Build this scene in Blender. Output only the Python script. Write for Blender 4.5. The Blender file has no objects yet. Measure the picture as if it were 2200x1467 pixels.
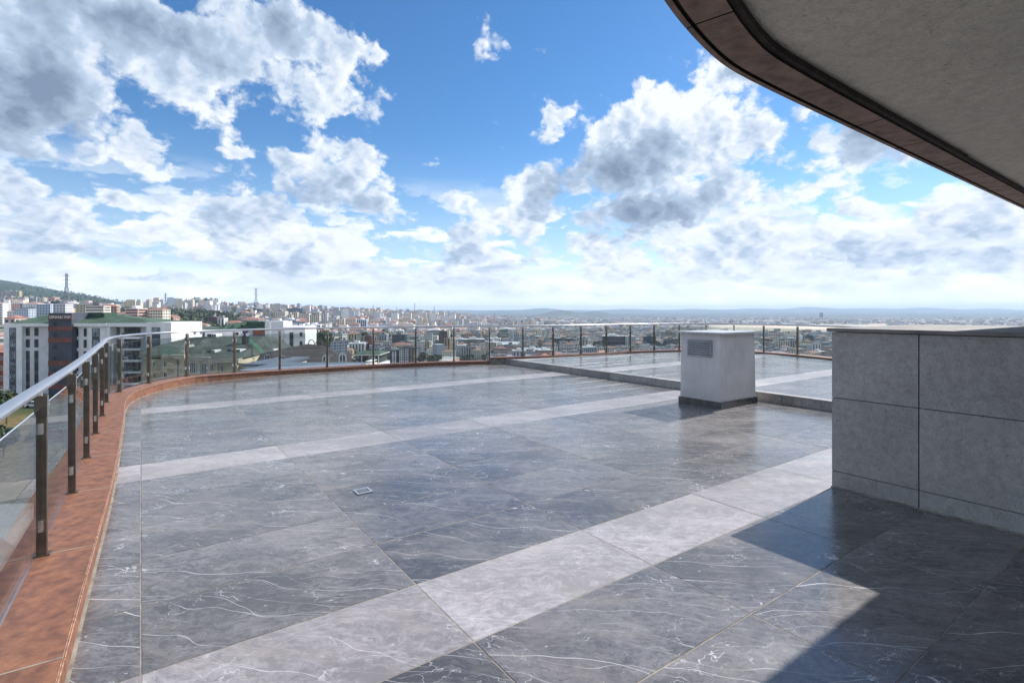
import bpy, bmesh, math, random
from mathutils import Vector, Matrix
random.seed(11)
R = math.radians
D = bpy.data
SC = bpy.context.scene
COL = SC.collection

# ---------------------------------------------------------------- camera, sky, sun, exposure
F, CX, HY = 1120.0, 1100.0, 669.0          # focal length and horizon in photo pixels
EYE = 1.41
cam_d = D.cameras.new('camera'); cam = D.objects.new('camera', cam_d); COL.objects.link(cam)
cam.location = (0, 0, EYE); cam.rotation_euler = (R(90), 0, 0)
cam_d.sensor_width = 36; cam_d.lens = F / 2200 * 36
cam_d.shift_y = -(733.5 - HY) / 2200
cam_d.clip_start = 0.05; cam_d.clip_end = 120000
SC.camera = cam
SC.view_settings.view_transform = 'Standard'; SC.view_settings.look = 'None'
SC.view_settings.exposure = 0.86; SC.view_settings.gamma = 1.0
SUN_AZ, SUN_EL = R(51.5), R(40.5)           # to the right of the view axis, above the horizon
SUN_DIR = Vector((math.sin(SUN_AZ) * math.cos(SUN_EL), math.cos(SUN_AZ) * math.cos(SUN_EL), math.sin(SUN_EL)))
sun_d = D.lights.new('sun', 'SUN'); sun = D.objects.new('sun', sun_d); COL.objects.link(sun)
sun_d.energy = 4.2; sun_d.angle = R(0.53); sun_d.color = (1.0, 0.955, 0.90)
sun.rotation_euler = (-SUN_DIR).to_track_quat('-Z', 'Y').to_euler(); sun.location = (20, 16, 30)
SC.cycles.max_bounces = 8; SC.cycles.transparent_max_bounces = 24
SC.cycles.volume_bounces = 0
try: SC.cycles.use_denoising = True
except Exception: pass

def G(px, py, z=0.0):                       # point seen at a photo pixel, on the level z
    Z = (EYE - z) * F / (py - HY)
    return Vector(((px - CX) / F * Z, Z, z))
def PX(px, py, Z):                          # point seen at a photo pixel, Z metres ahead
    return Vector(((px - CX) / F * Z, Z, EYE + (HY - py) / F * Z))

# ---------------------------------------------------------------- node helpers
class NT:
    def __init__(s, nt): s.t = nt; s.n = nt.nodes; s.l = nt.links
    def new(s, typ, **kw):
        n = s.n.new(typ)
        for k, v in kw.items(): setattr(n, k, v)
        return n
    def put(s, sock, v):
        if hasattr(v, 'is_output') or hasattr(v, 'links'): s.l.new(v, sock)
        else:
            if isinstance(v, (int, float)) and hasattr(sock.default_value, '__len__'): v = [v] * len(sock.default_value)
            if hasattr(sock.default_value, '__len__') and len(sock.default_value) == 4 and len(v) == 3: v = (*v, 1)
            sock.default_value = v
    def math(s, op, a, b=None, c=None, clamp=False):
        n = s.new('ShaderNodeMath', operation=op, use_clamp=clamp); s.put(n.inputs[0], a)
        if b is not None: s.put(n.inputs[1], b)
        if c is not None: s.put(n.inputs[2], c)
        return n.outputs[0]
    def vm(s, op, a, b=None, scale=None):
        n = s.new('ShaderNodeVectorMath', operation=op); s.put(n.inputs[0], a)
        if b is not None: s.put(n.inputs[1], b)
        if scale is not None: s.put(n.inputs['Scale'], scale)
        return n.outputs['Value' if op in ('LENGTH', 'DOT_PRODUCT') else 'Vector']
    def mr(s, v, a, b, c=0.0, d=1.0, smooth=False, clamp=True):
        n = s.new('ShaderNodeMapRange', clamp=clamp)
        if smooth: n.interpolation_type = 'SMOOTHSTEP'
        for i, x in enumerate((v, a, b, c, d)): s.put(n.inputs[i], x)
        return n.outputs[0]
    def noise(s, vec, scale, detail=4, rough=0.55, dist=0.0, out='Fac', lac=2.0, flat=False):
        n = s.new('ShaderNodeTexNoise')
        if flat: n.noise_dimensions = '2D'
        s.put(n.inputs['Vector'], vec)
        n.inputs['Scale'].default_value = scale; n.inputs['Detail'].default_value = detail
        n.inputs['Roughness'].default_value = rough; n.inputs['Distortion'].default_value = dist
        n.inputs['Lacunarity'].default_value = lac
        return n.outputs[out]
    def mix(s, f, a, b, blend='MIX'):
        n = s.new('ShaderNodeMix', data_type='RGBA', blend_type=blend)
        s.put(n.inputs[0], f); s.put(n.inputs[6], a); s.put(n.inputs[7], b)
        return n.outputs[2]
    def comb(s, x, y, z):
        n = s.new('ShaderNodeCombineXYZ')
        for i, v in enumerate((x, y, z)): s.put(n.inputs[i], v)
        return n.outputs[0]

# ---------------------------------------------------------------- the sky
W = D.worlds.new('World'); SC.world = W; W.use_nodes = True
def ang(px, py):
    dx, dy = px - CX, HY - py
    return math.atan2(dx, F), math.atan2(dy, math.hypot(dx, F))
CLOUDS = [ # centre, radii and turn of each cloud mass, given as the directions seen at photo pixels; strength
 (110,90,300,200,0,1.0),(40,190,190,120,0,1.),(330,80,270,150,0,1.0),(520,110,230,150,0,.95),(425,200,85,110,-15,.8),(655,125,170,95,12,.9),
 (765,105,95,38,8,.62),(705,205,125,65,-5,.7),(610,245,75,25,5,.42),
 (105,310,150,62,0,.8),(285,315,70,52,0,.75),(335,362,85,36,8,.75),(10,285,60,40,0,.7),
 (20,420,75,75,0,.8),(0,490,120,70,0,.8),(235,420,72,36,6,.7),
 (510,335,85,42,-10,.52),(700,365,150,80,-5,.9),(785,430,100,52,20,.8),(640,405,80,55,0,.75),
 (520,470,150,85,0,.9),(610,540,200,70,4,.8),(300,490,160,40,0,.62),(100,485,170,58,0,.75),(150,545,260,36,0,.6),(765,545,70,34,-20,.62),
 (1045,110,75,60,-20,.40),(1148,92,32,20,0,.34),(1255,175,26,18,0,.28),(1190,197,14,18,0,.25),(1115,228,16,14,0,.25),(1010,295,16,20,0,.25),(918,358,30,22,0,.34),(890,465,40,18,0,.34),
 (1480,235,190,105,-12,1.),(1560,190,110,85,0,.95),(1350,262,135,72,-8,.9),(1420,335,235,130,0,1.),(1540,385,120,105,0,.95),(1400,445,185,75,0,.95),
 (1185,278,78,36,-38,.6),(1155,405,120,60,-42,.8),(985,415,88,36,-14,.62),(1095,465,160,62,-22,.75),(1010,535,120,60,-30,.7),
 (1300,545,330,52,0,.62),(1600,480,110,80,0,.75),(1560,565,260,60,0,.7),(1820,545,330,58,0,.66),(2030,560,330,70,0,.66),
 (1722,270,42,55,-20,.5),(1840,325,135,85,0,.85),(1800,395,130,52,0,.75),(1885,460,140,56,0,.75),(2060,470,170,70,-8,.8),(2170,430,110,60,0,.8),
 (400,600,300,26,0,.5),(1150,605,230,24,0,.5),(1700,610,300,22,0,.5)]
SHADES = [ # the grey undersides of those masses
 (70,200,190,110,0,.95),(230,40,200,60,0,.5),(420,120,150,90,20,.55),(600,60,140,60,0,.5),(560,190,120,60,0,.35),
 (1330,345,150,80,10,1.),(1400,462,170,60,0,1.),(1530,400,60,120,35,.8),(1600,180,75,36,0,.9),(1180,405,90,46,-45,.95),(1840,312,110,48,-5,.8),
 (700,440,130,46,0,.75),(720,385,60,50,0,.5),(40,318,150,34,0,.75),(295,587,46,22,8,.8),(110,545,220,24,0,.5),(560,570,160,22,8,.5),(50,455,60,30,0,.4),
 (980,560,60,22,-30,.55),(1290,500,50,22,-20,.6),(1750,560,70,22,0,.5),(1950,540,110,26,0,.5),(1490,590,110,14,0,.4),(1120,560,90,24,0,.4),(1240,280,50,30,0,.5)]
def build_sky():
    n = NT(W.node_tree)
    nz = lambda *a, **k: n.noise(*a, flat=True, **k)
    W.node_tree.nodes.clear()
    d = n.new('ShaderNodeTexCoord').outputs['Generated']
    sp = n.new('ShaderNodeSeparateXYZ'); n.put(sp.inputs[0], d)
    x, y, z = sp.outputs
    az = n.math('ARCTAN2', x, y); el = n.math('ARCSINE', z)
    pol = n.comb(az, el, 0.0)
    q = n.comb(n.math('MULTIPLY', az, 1.75), n.math('MULTIPLY', n.math('LOGARITHM', n.math('ADD', n.math('MAXIMUM', el, -0.1), 0.30), math.e), 1.4), 0.0)
    wob = nz(q, 3.2, 6, .6, out='Color')
    wob2 = nz(q, 12.0, 5, .6, out='Color')
    wv = n.vm('ADD', n.vm('SCALE', n.vm('SUBTRACT', wob, (.5, .5, .5)), scale=0.13), n.vm('SCALE', n.vm('SUBTRACT', wob2, (.5, .5, .5)), scale=0.045))
    shrink = n.mr(el, 0.0, 0.35, 0.35, 1.0)
    p = n.vm('ADD', pol, n.vm('MULTIPLY', wv, n.comb(shrink, shrink, 0.0)))
    def blobs(lst, src, soft):                                             # strongest of many soft ellipses round given directions
        acc = None; vec = src
        ss = n.new('ShaderNodeSeparateXYZ'); n.put(ss.inputs[0], src)
        for i, (cx, cy, rx, ry, rot, amp) in enumerate(lst):
            a, e = ang(cx, cy)
            sx = abs(ang(cx + rx, cy)[0] - ang(cx - rx, cy)[0]) / 2
            sy = abs(ang(cx, cy + ry)[1] - ang(cx, cy - ry)[1]) / 2
            if acc is not None and i % 5 == 0: vec = n.comb(ss.outputs[0], ss.outputs[1], acc)      # a few at a time
            if abs(rot) < 15:
                m = n.new('ShaderNodeVectorMath', operation='MULTIPLY_ADD'); n.put(m.inputs[0], vec)
                m.inputs[1].default_value = (1 / sx, 1 / sy, 0); m.inputs[2].default_value = (-a / sx, -e / sy, 0)
                m = m.outputs[0]
            else:
                m = n.new('ShaderNodeMapping', vector_type='TEXTURE'); n.put(m.inputs[0], vec)
                m.inputs[1].default_value = (a, e, 0); m.inputs[2].default_value = (0, 0, R(-rot)); m.inputs[3].default_value = (sx, sy, 1e6)
                m = m.outputs[0]
            v = n.math('MULTIPLY_ADD', n.vm('LENGTH', m), -amp / soft, amp)
            acc = v if acc is None else n.math('MAXIMUM', acc, v)
        return n.math('MAXIMUM', acc, 0.0)
    mass = blobs(CLOUDS, p, 1.42)
    dark = n.mr(blobs(SHADES, p, 1.3), 0.0, 1.0, 0.0, 1.0, smooth=True)
    fb = nz(q, 5.0, 9, .62)
    fine = nz(q, 16.0, 6, .6)
    # outside the part the photograph shows the same broken cumulus goes on
    front = n.mr(n.math('ABSOLUTE', az), 0.83, 1.05, 0.0, 1.0)
    high = n.mr(el, 0.62, 0.8, 0.0, 1.0)
    rest = n.math('MAXIMUM', front, high)
    gen = n.mr(nz(q, 1.7, 4, .5), 0.40, 0.62, 0.0, 0.95)
    mass = n.math('MAXIMUM', mass, n.math('MULTIPLY', rest, gen))
    def billow(v, scale, detail=4.0, rough=.55):                            # rounded heaps, like cauliflower
        w = n.new('ShaderNodeTexVoronoi', feature='F1', voronoi_dimensions='2D', normalize=True); n.put(w.inputs['Vector'], v); w.inputs['Scale'].default_value = scale
        w.inputs['Detail'].default_value = detail; w.inputs['Roughness'].default_value = rough
        return w.outputs['Distance']
    qw = n.vm('ADD', q, n.vm('SCALE', n.vm('SUBTRACT', wob2, (.5, .5, .5)), scale=.06))
    bl = billow(qw, 6.5)
    bl2 = billow(n.vm('ADD', qw, (0.022, 0.004, 0.040)), 6.5, 3.0)
    dens = n.math('ADD', n.math('ADD', mass, n.math('MULTIPLY', n.math('SUBTRACT', fb, 0.5), 0.75)),
                  n.math('ADD', n.math('MULTIPLY', n.math('SUBTRACT', .36, bl), 1.35), n.math('MULTIPLY', n.math('SUBTRACT', fine, 0.5), 0.16)))
    alpha = n.mr(dens, 0.35, 0.60, 0.0, 1.0, smooth=True)
    thick = n.mr(dens, 0.36, 1.15, 0.0, 1.0)
    relief = n.math('MULTIPLY', n.math('SUBTRACT', bl, bl2), 2.3)
    # away from the sun one looks at the shaded undersides, towards it at bright rims
    away = n.math('MULTIPLY', n.mr(az, 0.15, -0.75, 0.0, 1.0), n.mr(el, 0.12, 0.42, 0.0, 1.0))
    shade = n.math('ADD', n.math('MULTIPLY', dark, n.math('ADD', 0.42, n.math('MULTIPLY', fb, 0.62))), n.math('MULTIPLY', thick, n.math('ADD', 0.34, n.math('MULTIPLY', away, 0.60))))
    shade = n.math('ADD', shade, n.math('ADD', relief, n.math('MULTIPLY', n.math('SUBTRACT', fine, .5), .22)))
    shade = n.math('ADD', shade, n.math('MULTIPLY', n.math('SUBTRACT', nz(q, 2.6, 4, .5), 0.5), 0.9))
    shade = n.math('MULTIPLY', shade, n.mr(n.math('ABSOLUTE', az), 1.0, 1.7, 1.0, 0.35))      # clouds opposite the sun are front-lit
    shade = n.mr(shade, -0.06, 1.22, 0.0, 1.0)
    ccol = n.mix(n.mr(shade, 0.0, .40), (0.545, 0.575, 0.61), (0.295, 0.365, 0.47))
    ccol = n.mix(n.mr(shade, .36, 1.0), ccol, (0.130, 0.172, 0.250))
    sky = n.new('ShaderNodeTexSky', sky_type='NISHITA', sun_disc=False, sun_elevation=SUN_EL, sun_rotation=SUN_AZ,
                altitude=200, air_density=1.0, dust_density=0.15, ozone_density=4.0)
    BG = 0.08
    hs = n.new('ShaderNodeHueSaturation'); hs.inputs['Saturation'].default_value = 1.22; n.put(hs.inputs['Color'], sky.outputs[0])
    ccol = n.mix(1.0, ccol, (1 / BG, 1 / BG, 1 / BG), 'MULTIPLY')
    veil = n.math('POWER', n.mr(el, -0.01, 0.34, 1.0, 0.0), 2.2)          # air brightening towards the horizon
    skyc = n.mix(n.math('MULTIPLY', veil, 0.72), hs.outputs[0], (0.55 / BG, 0.63 / BG, 0.72 / BG))
    skyc = n.mix(n.mr(el, -0.01, 0.085, 1.0, 0.0), skyc, (1.05 / BG, 1.05 / BG, 1.06 / BG))
    # small flat clouds crowd together low over the horizon
    ql = n.comb(n.math('MULTIPLY', az, 7.0), n.math('MULTIPLY', el, 22.0), 3.7)
    qlw = n.vm('ADD', ql, n.vm('SCALE', n.vm('SUBTRACT', wob2, (.5, .5, .5)), scale=.55))
    lb = billow(qlw, 1.15, 3.0, .6)
    lowc = n.math('ADD', n.math('ADD', n.math('MULTIPLY', nz(ql, .55, 4, .55), 1.0), n.math('MULTIPLY', n.math('SUBTRACT', .36, lb), .75)), n.mr(el, 0.02, 0.18, 0.10, -0.06))
    la = n.math('MULTIPLY', n.mr(lowc, 0.45, 0.57, 0.0, 1.0, smooth=True), n.mr(el, 0.16, 0.25, 1.0, 0.0))
    lsh = n.math('ADD', n.math('MULTIPLY', n.math('SUBTRACT', billow(n.vm('ADD', qlw, (.10, .30, 0)), 1.15, 2.0, .6), lb), -2.2), n.mr(lowc, .5, .85, .15, .75))
    lcol = n.mix(n.mr(lsh, 0.0, 1.0), (0.62 / BG, 0.655 / BG, 0.69 / BG), (0.28 / BG, 0.345 / BG, 0.46 / BG))
    skyc = n.mix(n.math('MULTIPLY', la, n.mr(el, 0.0, 0.06, 0.12, 1.0)), skyc, lcol)
    c = n.mix(n.math('MULTIPLY', alpha, n.mr(el, 0.0, 0.08, 0.12, 1.0)), skyc, ccol)
    bg = n.new('ShaderNodeBackground'); n.put(bg.inputs['Color'], c); bg.inputs['Strength'].default_value = BG
    o = n.new('ShaderNodeOutputWorld'); n.l.new(bg.outputs[0], o.inputs[0])
build_sky()
W.cycles.sampling_method = 'MANUAL'; W.cycles.sample_map_resolution = 512
# ---------------------------------------------------------------- object helpers
def link(name, me, parent=None, loc=None, rotz=None):
    o = D.objects.new(name, me); COL.objects.link(o)
    if parent is not None: o.parent = parent
    if loc is not None: o.location = loc
    if rotz is not None: o.rotation_euler = (0, 0, rotz)
    return o
def thing(name, label, cat, loc=(0, 0, 0), rotz=0, group=None):
    o = link(name, None, None, loc, rotz); o.empty_display_size = 0.2
    return tag(o, label, cat, group)
def tag(o, label=None, cat=None, group=None, kind=None):
    if label: o['label'] = label
    if cat: o['category'] = cat
    if group: o['group'] = group
    if kind: o['kind'] = kind
    return o
def structure(o, label=None): return tag(o, label, kind='structure')
class MB:                                    # collects shapes into one mesh, with material slots
    def __init__(s): s.v = []; s.f = []; s.m = []; s.mats = []; s.uv = None
    def mi(s, mat):
        if mat not in s.mats: s.mats.append(mat)
        return s.mats.index(mat)
    def poly(s, pts, mat):
        i = len(s.v); s.v += [tuple(p) for p in pts]; s.f.append(tuple(range(i, i + len(pts)))); s.m.append(s.mi(mat))
    def box(s, a, b, mat, M=None, skip=()):
        x0, y0, z0 = a; x1, y1, z1 = b
        c = [(x0, y0, z0), (x1, y0, z0), (x1, y1, z0), (x0, y1, z0), (x0, y0, z1), (x1, y0, z1), (x1, y1, z1), (x0, y1, z1)]
        if M is not None: c = [tuple(M @ Vector(p)) for p in c]
        i = len(s.v); s.v += c; k = s.mi(mat)
        for nm, q in (('-z', (0, 3, 2, 1)), ('+z', (4, 5, 6, 7)), ('-y', (0, 1, 5, 4)), ('+x', (1, 2, 6, 5)), ('+y', (2, 3, 7, 6)), ('-x', (3, 0, 4, 7))):
            if nm in skip: continue
            s.f.append(tuple(i + j for j in q)); s.m.append(k)
    def prism(s, pts, z0, z1, mat, matside=None):
        n = len(pts); i = len(s.v)
        s.v += [(p[0], p[1], z0) for p in pts] + [(p[0], p[1], z1) for p in pts]
        k = s.mi(mat); ks = s.mi(matside or mat)
        s.f.append(tuple(i + j for j in range(n))[::-1]); s.m.append(k)
        s.f.append(tuple(i + n + j for j in range(n))); s.m.append(k)
        for j in range(n):
            s.f.append((i + j, i + (j + 1) % n, i + n + (j + 1) % n, i + n + j)); s.m.append(ks)
    def bar(s, a, b, w, mat, h=None, n=4):
        a, b = Vector(a), Vector(b); d = (b - a).normalized(); h = h or w
        u = d.cross(Vector((0, 0, 1)));  u = u.normalized() if u.length > 1e-4 else Vector((1, 0, 0)); v = u.cross(d)
        i = len(s.v); k = s.mi(mat)
        for p in (a, b):
            for j in range(n):
                t = 2 * math.pi * (j + .5) / n; r = 0.7071 if n == 4 else 0.5
                s.v.append(tuple(p + u * (w * r * math.cos(t)) + v * (h * r * math.sin(t))))
        for j in range(n):
            s.f.append((i + j, i + (j + 1) % n, i + n + (j + 1) % n, i + n + j)); s.m.append(k)
        s.f.append(tuple(i + j for j in range(n))[::-1]); s.m.append(k); s.f.append(tuple(i + n + j for j in range(n))); s.m.append(k)
    def mesh(s, name, smooth=False):
        me = D.meshes.new(name); me.from_pydata(s.v, [], s.f)
        for m in s.mats: me.materials.append(m)
        me.polygons.foreach_set('material_index', s.m)
        if smooth: me.polygons.foreach_set('use_smooth', [True] * len(s.f))
        me.update(); return me
    def build(s, name, parent=None, loc=None, rotz=None, smooth=False):
        return link(name, s.mesh(name, smooth), parent, loc, rotz)
def copy_tree(o, parent=None):
    c = o.copy(); COL.objects.link(c); c.parent = parent
    for ch in [x for x in o.children]: copy_tree(ch, c)
    return c

# ---------------------------------------------------------------- materials
def plain(name, col, rough=0.6, metal=0.0, var=0.12, scale=3.0, bump=0.0, bscale=60.0, col2=None, spec=0.5, objcol=False, stretch=None, bdist=0.004, streak=0.0):
    m = D.materials.new(name); m.use_nodes = True; n = NT(m.node_tree); b = n.n['Principled BSDF']
    geo = n.new('ShaderNodeNewGeometry'); pos = geo.outputs['Position']
    if stretch: pos = n.vm('MULTIPLY', pos, stretch)
    f = n.noise(pos, scale, 6, .6)
    c2 = col2 or tuple(max(0, c * (1 - 2.2 * var)) for c in col)
    base = n.mix(n.mr(f, .35, .65), c2, tuple(min(1, c * (1 + var)) for c in col))
    if objcol:
        oi = n.new('ShaderNodeObjectInfo'); base = n.mix(1.0, base, oi.outputs['Color'], 'MULTIPLY')
    if streak:
        st = n.noise(n.vm('MULTIPLY', geo.outputs['Position'], (9, 9, .35)), 1.6, 4, .6)
        base = n.mix(n.math('MULTIPLY', n.mr(st, .48, .72), streak), base, tuple(c * .35 for c in col))
    n.put(b.inputs['Base Color'], base); b.inputs['Roughness'].default_value = rough; b.inputs['Metallic'].default_value = metal
    b.inputs['Specular IOR Level'].default_value = spec
    n.put(b.inputs['Roughness'], n.mr(n.noise(pos, scale * 2.3, 4), .3, .7, max(.02, rough - .08), min(1, rough + .08)))
    if bump:
        bp = n.new('ShaderNodeBump'); bp.inputs['Strength'].default_value = bump; bp.inputs['Distance'].default_value = bdist
        n.put(bp.inputs['Height'], n.noise(pos, bscale, 5, .6)); n.put(b.inputs['Normal'], bp.outputs[0])
    return m
def marble(name, c1, c2, vein, rough=0.15, veins=1.0, mott=1.0):
    m = D.materials.new(name); m.use_nodes = True; n = NT(m.node_tree); b = n.n['Principled BSDF']
    pos = n.new('ShaderNodeNewGeometry').outputs['Position']
    rnd = n.new('ShaderNodeObjectInfo').outputs['Random']
    p = n.vm('ADD', pos, n.vm('SCALE', (37.0, 91.0, 13.0), scale=rnd))
    wob = n.vm('SCALE', n.vm('SUBTRACT', n.noise(p, 2.2, 5, .6, out='Color'), (.5, .5, .5)), scale=.35)
    p2 = n.vm('ADD', p, wob)
    ps = n.vm('MULTIPLY', p2, (.55, 1.25, 1.0))
    mot = n.noise(ps, 1.9, 9, .68); fine = n.noise(n.vm('MULTIPLY', p2, (.6, 1.5, 1.)), 22, 5, .7)
    fine2 = n.noise(n.vm('MULTIPLY', p2, (.5, 1.6, 1.)), 75, 4, .75)
    fac = n.mr(n.math('ADD', n.math('ADD', n.math('MULTIPLY', mot, .9), n.math('MULTIPLY', fine, .7 * mott)), n.math('MULTIPLY', fine2, .45)), .45 + .38 * mott + .10, .45 + .38 * mott + .66)
    col = n.mix(fac, c1, c2)
    warm = n.mr(n.noise(n.vm('ADD', n.vm('MULTIPLY', p2, (.5, 1.3, 1)), (7, 2, 5)), 3.0, 6, .7), .5, .72, 0, .55)
    col = n.mix(warm, col, tuple(a_ * k_ for a_, k_ in zip(c2, (.80, .72, .64))))
    br = n.mr(rnd, 0, 1, .86, 1.16); col = n.vm('SCALE', col, scale=br)
    # long thin calcite veins that run mostly one way, and short crooked ones
    calm = n.vm('ADD', p, n.vm('SCALE', n.vm('SUBTRACT', n.noise(p, 1.5, 2.2, .5, out='Color'), (.5, .5, .5)), scale=.30))
    sp = n.new('ShaderNodeSeparateXYZ'); n.put(sp.inputs[0], calm)
    def lines(freq, wob_s, wob_a, w, seed):
        bend = n.noise(n.vm('ADD', n.vm('MULTIPLY', p, (.8, .8, 1)), (seed, seed * 2, 0)), wob_s, 2.6, .45)
        t = n.math('ADD', n.math('MULTIPLY', n.math('ADD', sp.outputs[1], n.math('MULTIPLY', sp.outputs[0], .12)), freq), n.math('MULTIPLY', bend, wob_a))
        d_ = n.math('ABSOLUTE', n.math('SUBTRACT', n.math('FRACT', t), .5))
        d_ = n.math('MULTIPLY', d_, n.mr(n.noise(n.vm('ADD', p, (seed * 3, 1, seed)), 3.4, 4, .7), .3, .7, .55, 2.6))      # swelling and thinning
        return n.mr(d_, w * .2, w, 1, 0)
    va = n.math('MULTIPLY', lines(4.2, 1.0, 2.4, .0115, 3.1), n.mr(n.noise(n.vm('MULTIPLY', p, (.5, 1.5, 1)), 1.9, 3), .43, .55))
    vd = n.math('MULTIPLY', lines(9.5, 1.4, 3.4, .021, 7.7), n.mr(n.noise(n.vm('ADD', n.vm('MULTIPLY', p, (.6, 1.8, 1)), (4, 1, 2)), 2.6, 3), .44, .60))
    q2 = n.vm('ADD', n.vm('MULTIPLY', p2, (.8, 1.6, 1.)), (5.3, 1.7, 0))
    ridge2 = n.math('ABSOLUTE', n.math('SUBTRACT', n.noise(q2, 4.2, 3, .5, .6), .5))
    vb = n.math('MULTIPLY', n.mr(ridge2, .001, .007, 1, 0), n.mr(n.noise(n.vm('ADD', p, (9, 3, 1)), 3.0, 3), .55, .64))
    va = n.math('MAXIMUM', va, n.math('MULTIPLY', vd, .7))
    vo = n.new('ShaderNodeTexVoronoi', feature='DISTANCE_TO_EDGE'); n.put(vo.inputs['Vector'], n.vm('ADD', n.vm('MULTIPLY', p, (.8, 1.5, 1.)), n.vm('SCALE', wob, scale=1.6)))
    vo.inputs['Scale'].default_value = 5.5
    vc = n.math('MULTIPLY', n.mr(vo.outputs['Distance'], .003, .014, 1, 0), n.mr(n.noise(n.vm('ADD', p, (2, 8, 4)), 3.1, 4, .7), .55, .66))
    v = n.math('MAXIMUM', n.math('MAXIMUM', va, n.math('MULTIPLY', vb, .8)), n.math('MULTIPLY', vc, .75))
    flecks = n.mr(n.noise(n.vm('MULTIPLY', p2, (.5, 1.4, 1)), 34, 3, .6), .69, .75)
    v = n.math('MAXIMUM', v, n.math('MULTIPLY', flecks, .6))
    col = n.mix(n.math('MULTIPLY', v, .9 * veins, clamp=True), col, vein)
    dust = n.mr(n.noise(pos, .55, 6, .7), .47, .78, 0, .42)
    col = n.mix(dust, col, (.30, .28, .255))
    n.put(b.inputs['Base Color'], col)
    b.inputs['Specular IOR Level'].default_value = .75
    n.put(b.inputs['Roughness'], n.math('ADD', n.mr(n.noise(pos, 5, 6, .7), .3, .7, rough - .04, rough + .07), n.math('MULTIPLY', dust, .35)))
    bp = n.new('ShaderNodeBump'); bp.inputs['Strength'].default_value = .12; bp.inputs['Distance'].default_value = .002
    n.put(bp.inputs['Height'], n.math('ADD', fine, n.noise(pos, 1.1, 3))); n.put(b.inputs['Normal'], bp.outputs[0])
    return m
def glass_pane_mat(name, tint, refl=1.0, ior=1.5):
    m = D.materials.new(name); m.use_nodes = True; n = NT(m.node_tree); m.node_tree.nodes.clear()
    fr = n.new('ShaderNodeFresnel'); fr.inputs['IOR'].default_value = ior
    t = n.new('ShaderNodeBsdfTransparent'); n.put(t.inputs[0], tint)
    g = n.new('ShaderNodeBsdfGlossy'); g.inputs['Roughness'].default_value = 0.01; n.put(g.inputs['Color'], (.95, .97, 1.))
    mx = n.new('ShaderNodeMixShader'); n.put(mx.inputs[0], n.math('MULTIPLY', fr.outputs[0], refl, clamp=True))
    n.l.new(t.outputs[0], mx.inputs[1]); n.l.new(g.outputs[0], mx.inputs[2])
    o = n.new('ShaderNodeOutputMaterial'); n.l.new(mx.outputs[0], o.inputs[0])
    return m
M_dark = marble('dark_marble', (.074, .070, .071), (.285, .271, .273), (.66, .65, .66), .21)
M_light = marble('light_marble', (.205, .190, .190), (.50, .475, .505), (.66, .64, .66), .30, .7, 1.35)
M_grout = plain('grout', (.25, .225, .19), .9, var=.2, scale=9, bump=.3)
M_riser = marble('step_marble', (.20, .188, .182), (.60, .575, .565), (.62, .60, .58), .35, .8, 1.3)
M_terra = plain('terracotta_stone', (.212, .092, .048), .55, var=.13, scale=14, bump=.3, bscale=90, col2=(.120, .052, .034))
M_arris = plain('terracotta_arris', (.36, .22, .15), .6, var=.3, scale=30)
M_terradark = plain('terracotta_soffit', (.30, .205, .175), .75, var=.16, scale=9, bump=.3, bscale=70, col2=(.165, .115, .10))
M_risershade = plain('fascia_shade', (.020, .012, .009), .8, var=.3, scale=9, bump=.4)  # shade on riser, groove and stone ends put into the colour
def grainy(name, c_lo, c_hi, pit, s, bump, dist, blot=.25):
    m = D.materials.new(name); m.use_nodes = True; n = NT(m.node_tree); b = n.n['Principled BSDF']
    pos = n.new('ShaderNodeNewGeometry').outputs['Position']; rnd = n.new('ShaderNodeObjectInfo').outputs['Random']
    p = n.vm('ADD', pos, n.vm('SCALE', (17.0, 31.0, 9.0), scale=rnd))
    g1 = n.noise(p, s, 5, .75); g2 = n.noise(p, s * .22, 5, .65); g3 = n.noise(p, 2.4, 5, .6)
    col = n.mix(n.mr(n.math('ADD', n.math('MULTIPLY', g1, .7), n.math('MULTIPLY', g2, .5)), .42, .80), c_lo, c_hi)
    col = n.vm('SCALE', col, scale=n.math('MULTIPLY', n.mr(rnd, 0, 1, .93, 1.06), n.mr(g3, .3, .7, 1 - blot * .5, 1 + blot * .4)))
    pits = n.mr(n.noise(n.vm('ADD', p, (3, 1, 7)), s * .75, 3, .6), .66, .72)
    col = n.mix(n.math('MULTIPLY', pits, .7), col, pit)
    n.put(b.inputs['Base Color'], col); b.inputs['Roughness'].default_value = .88; b.inputs['Specular IOR Level'].default_value = .3
    bp = n.new('ShaderNodeBump'); bp.inputs['Strength'].default_value = bump; bp.inputs['Distance'].default_value = dist
    n.put(bp.inputs['Height'], n.math('SUBTRACT', n.math('ADD', n.math('MULTIPLY', g1, .6), g2), n.math('MULTIPLY', pits, .4))); n.put(b.inputs['Normal'], bp.outputs[0])
    return m
M_clad = grainy('stone_cladding', (.275, .262, .255), (.50, .485, .472), (.13, .115, .105), 95, .9, .010)
M_stucco = grainy('grey_stucco', (.60, .565, .515), (.97, .91, .82), (.34, .31, .28), 75, 1.0, .010, .14)
M_joint = plain('black_joint', (.012, .012, .013), .9)
M_coping = plain('coping_stone', (.21, .20, .195), .8, var=.14, scale=4, bump=.2, spec=.25)
M_alu = plain('satin_aluminium', (.58, .58, .60), .34, 1.0, var=.02, scale=1.2)
M_bronze = plain('bronze_post', (.165, .138, .112), .36, .75, var=.12, scale=14)
M_plate = plain('post_plate', (.30, .275, .255), .38, .8, var=.1, scale=14)
M_clip = plain('steel_clip', (.72, .71, .68), .3, .9, var=.06)
M_glass = glass_pane_mat('tinted_glass', (.79, .83, .825), 1.0, 1.62)
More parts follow.
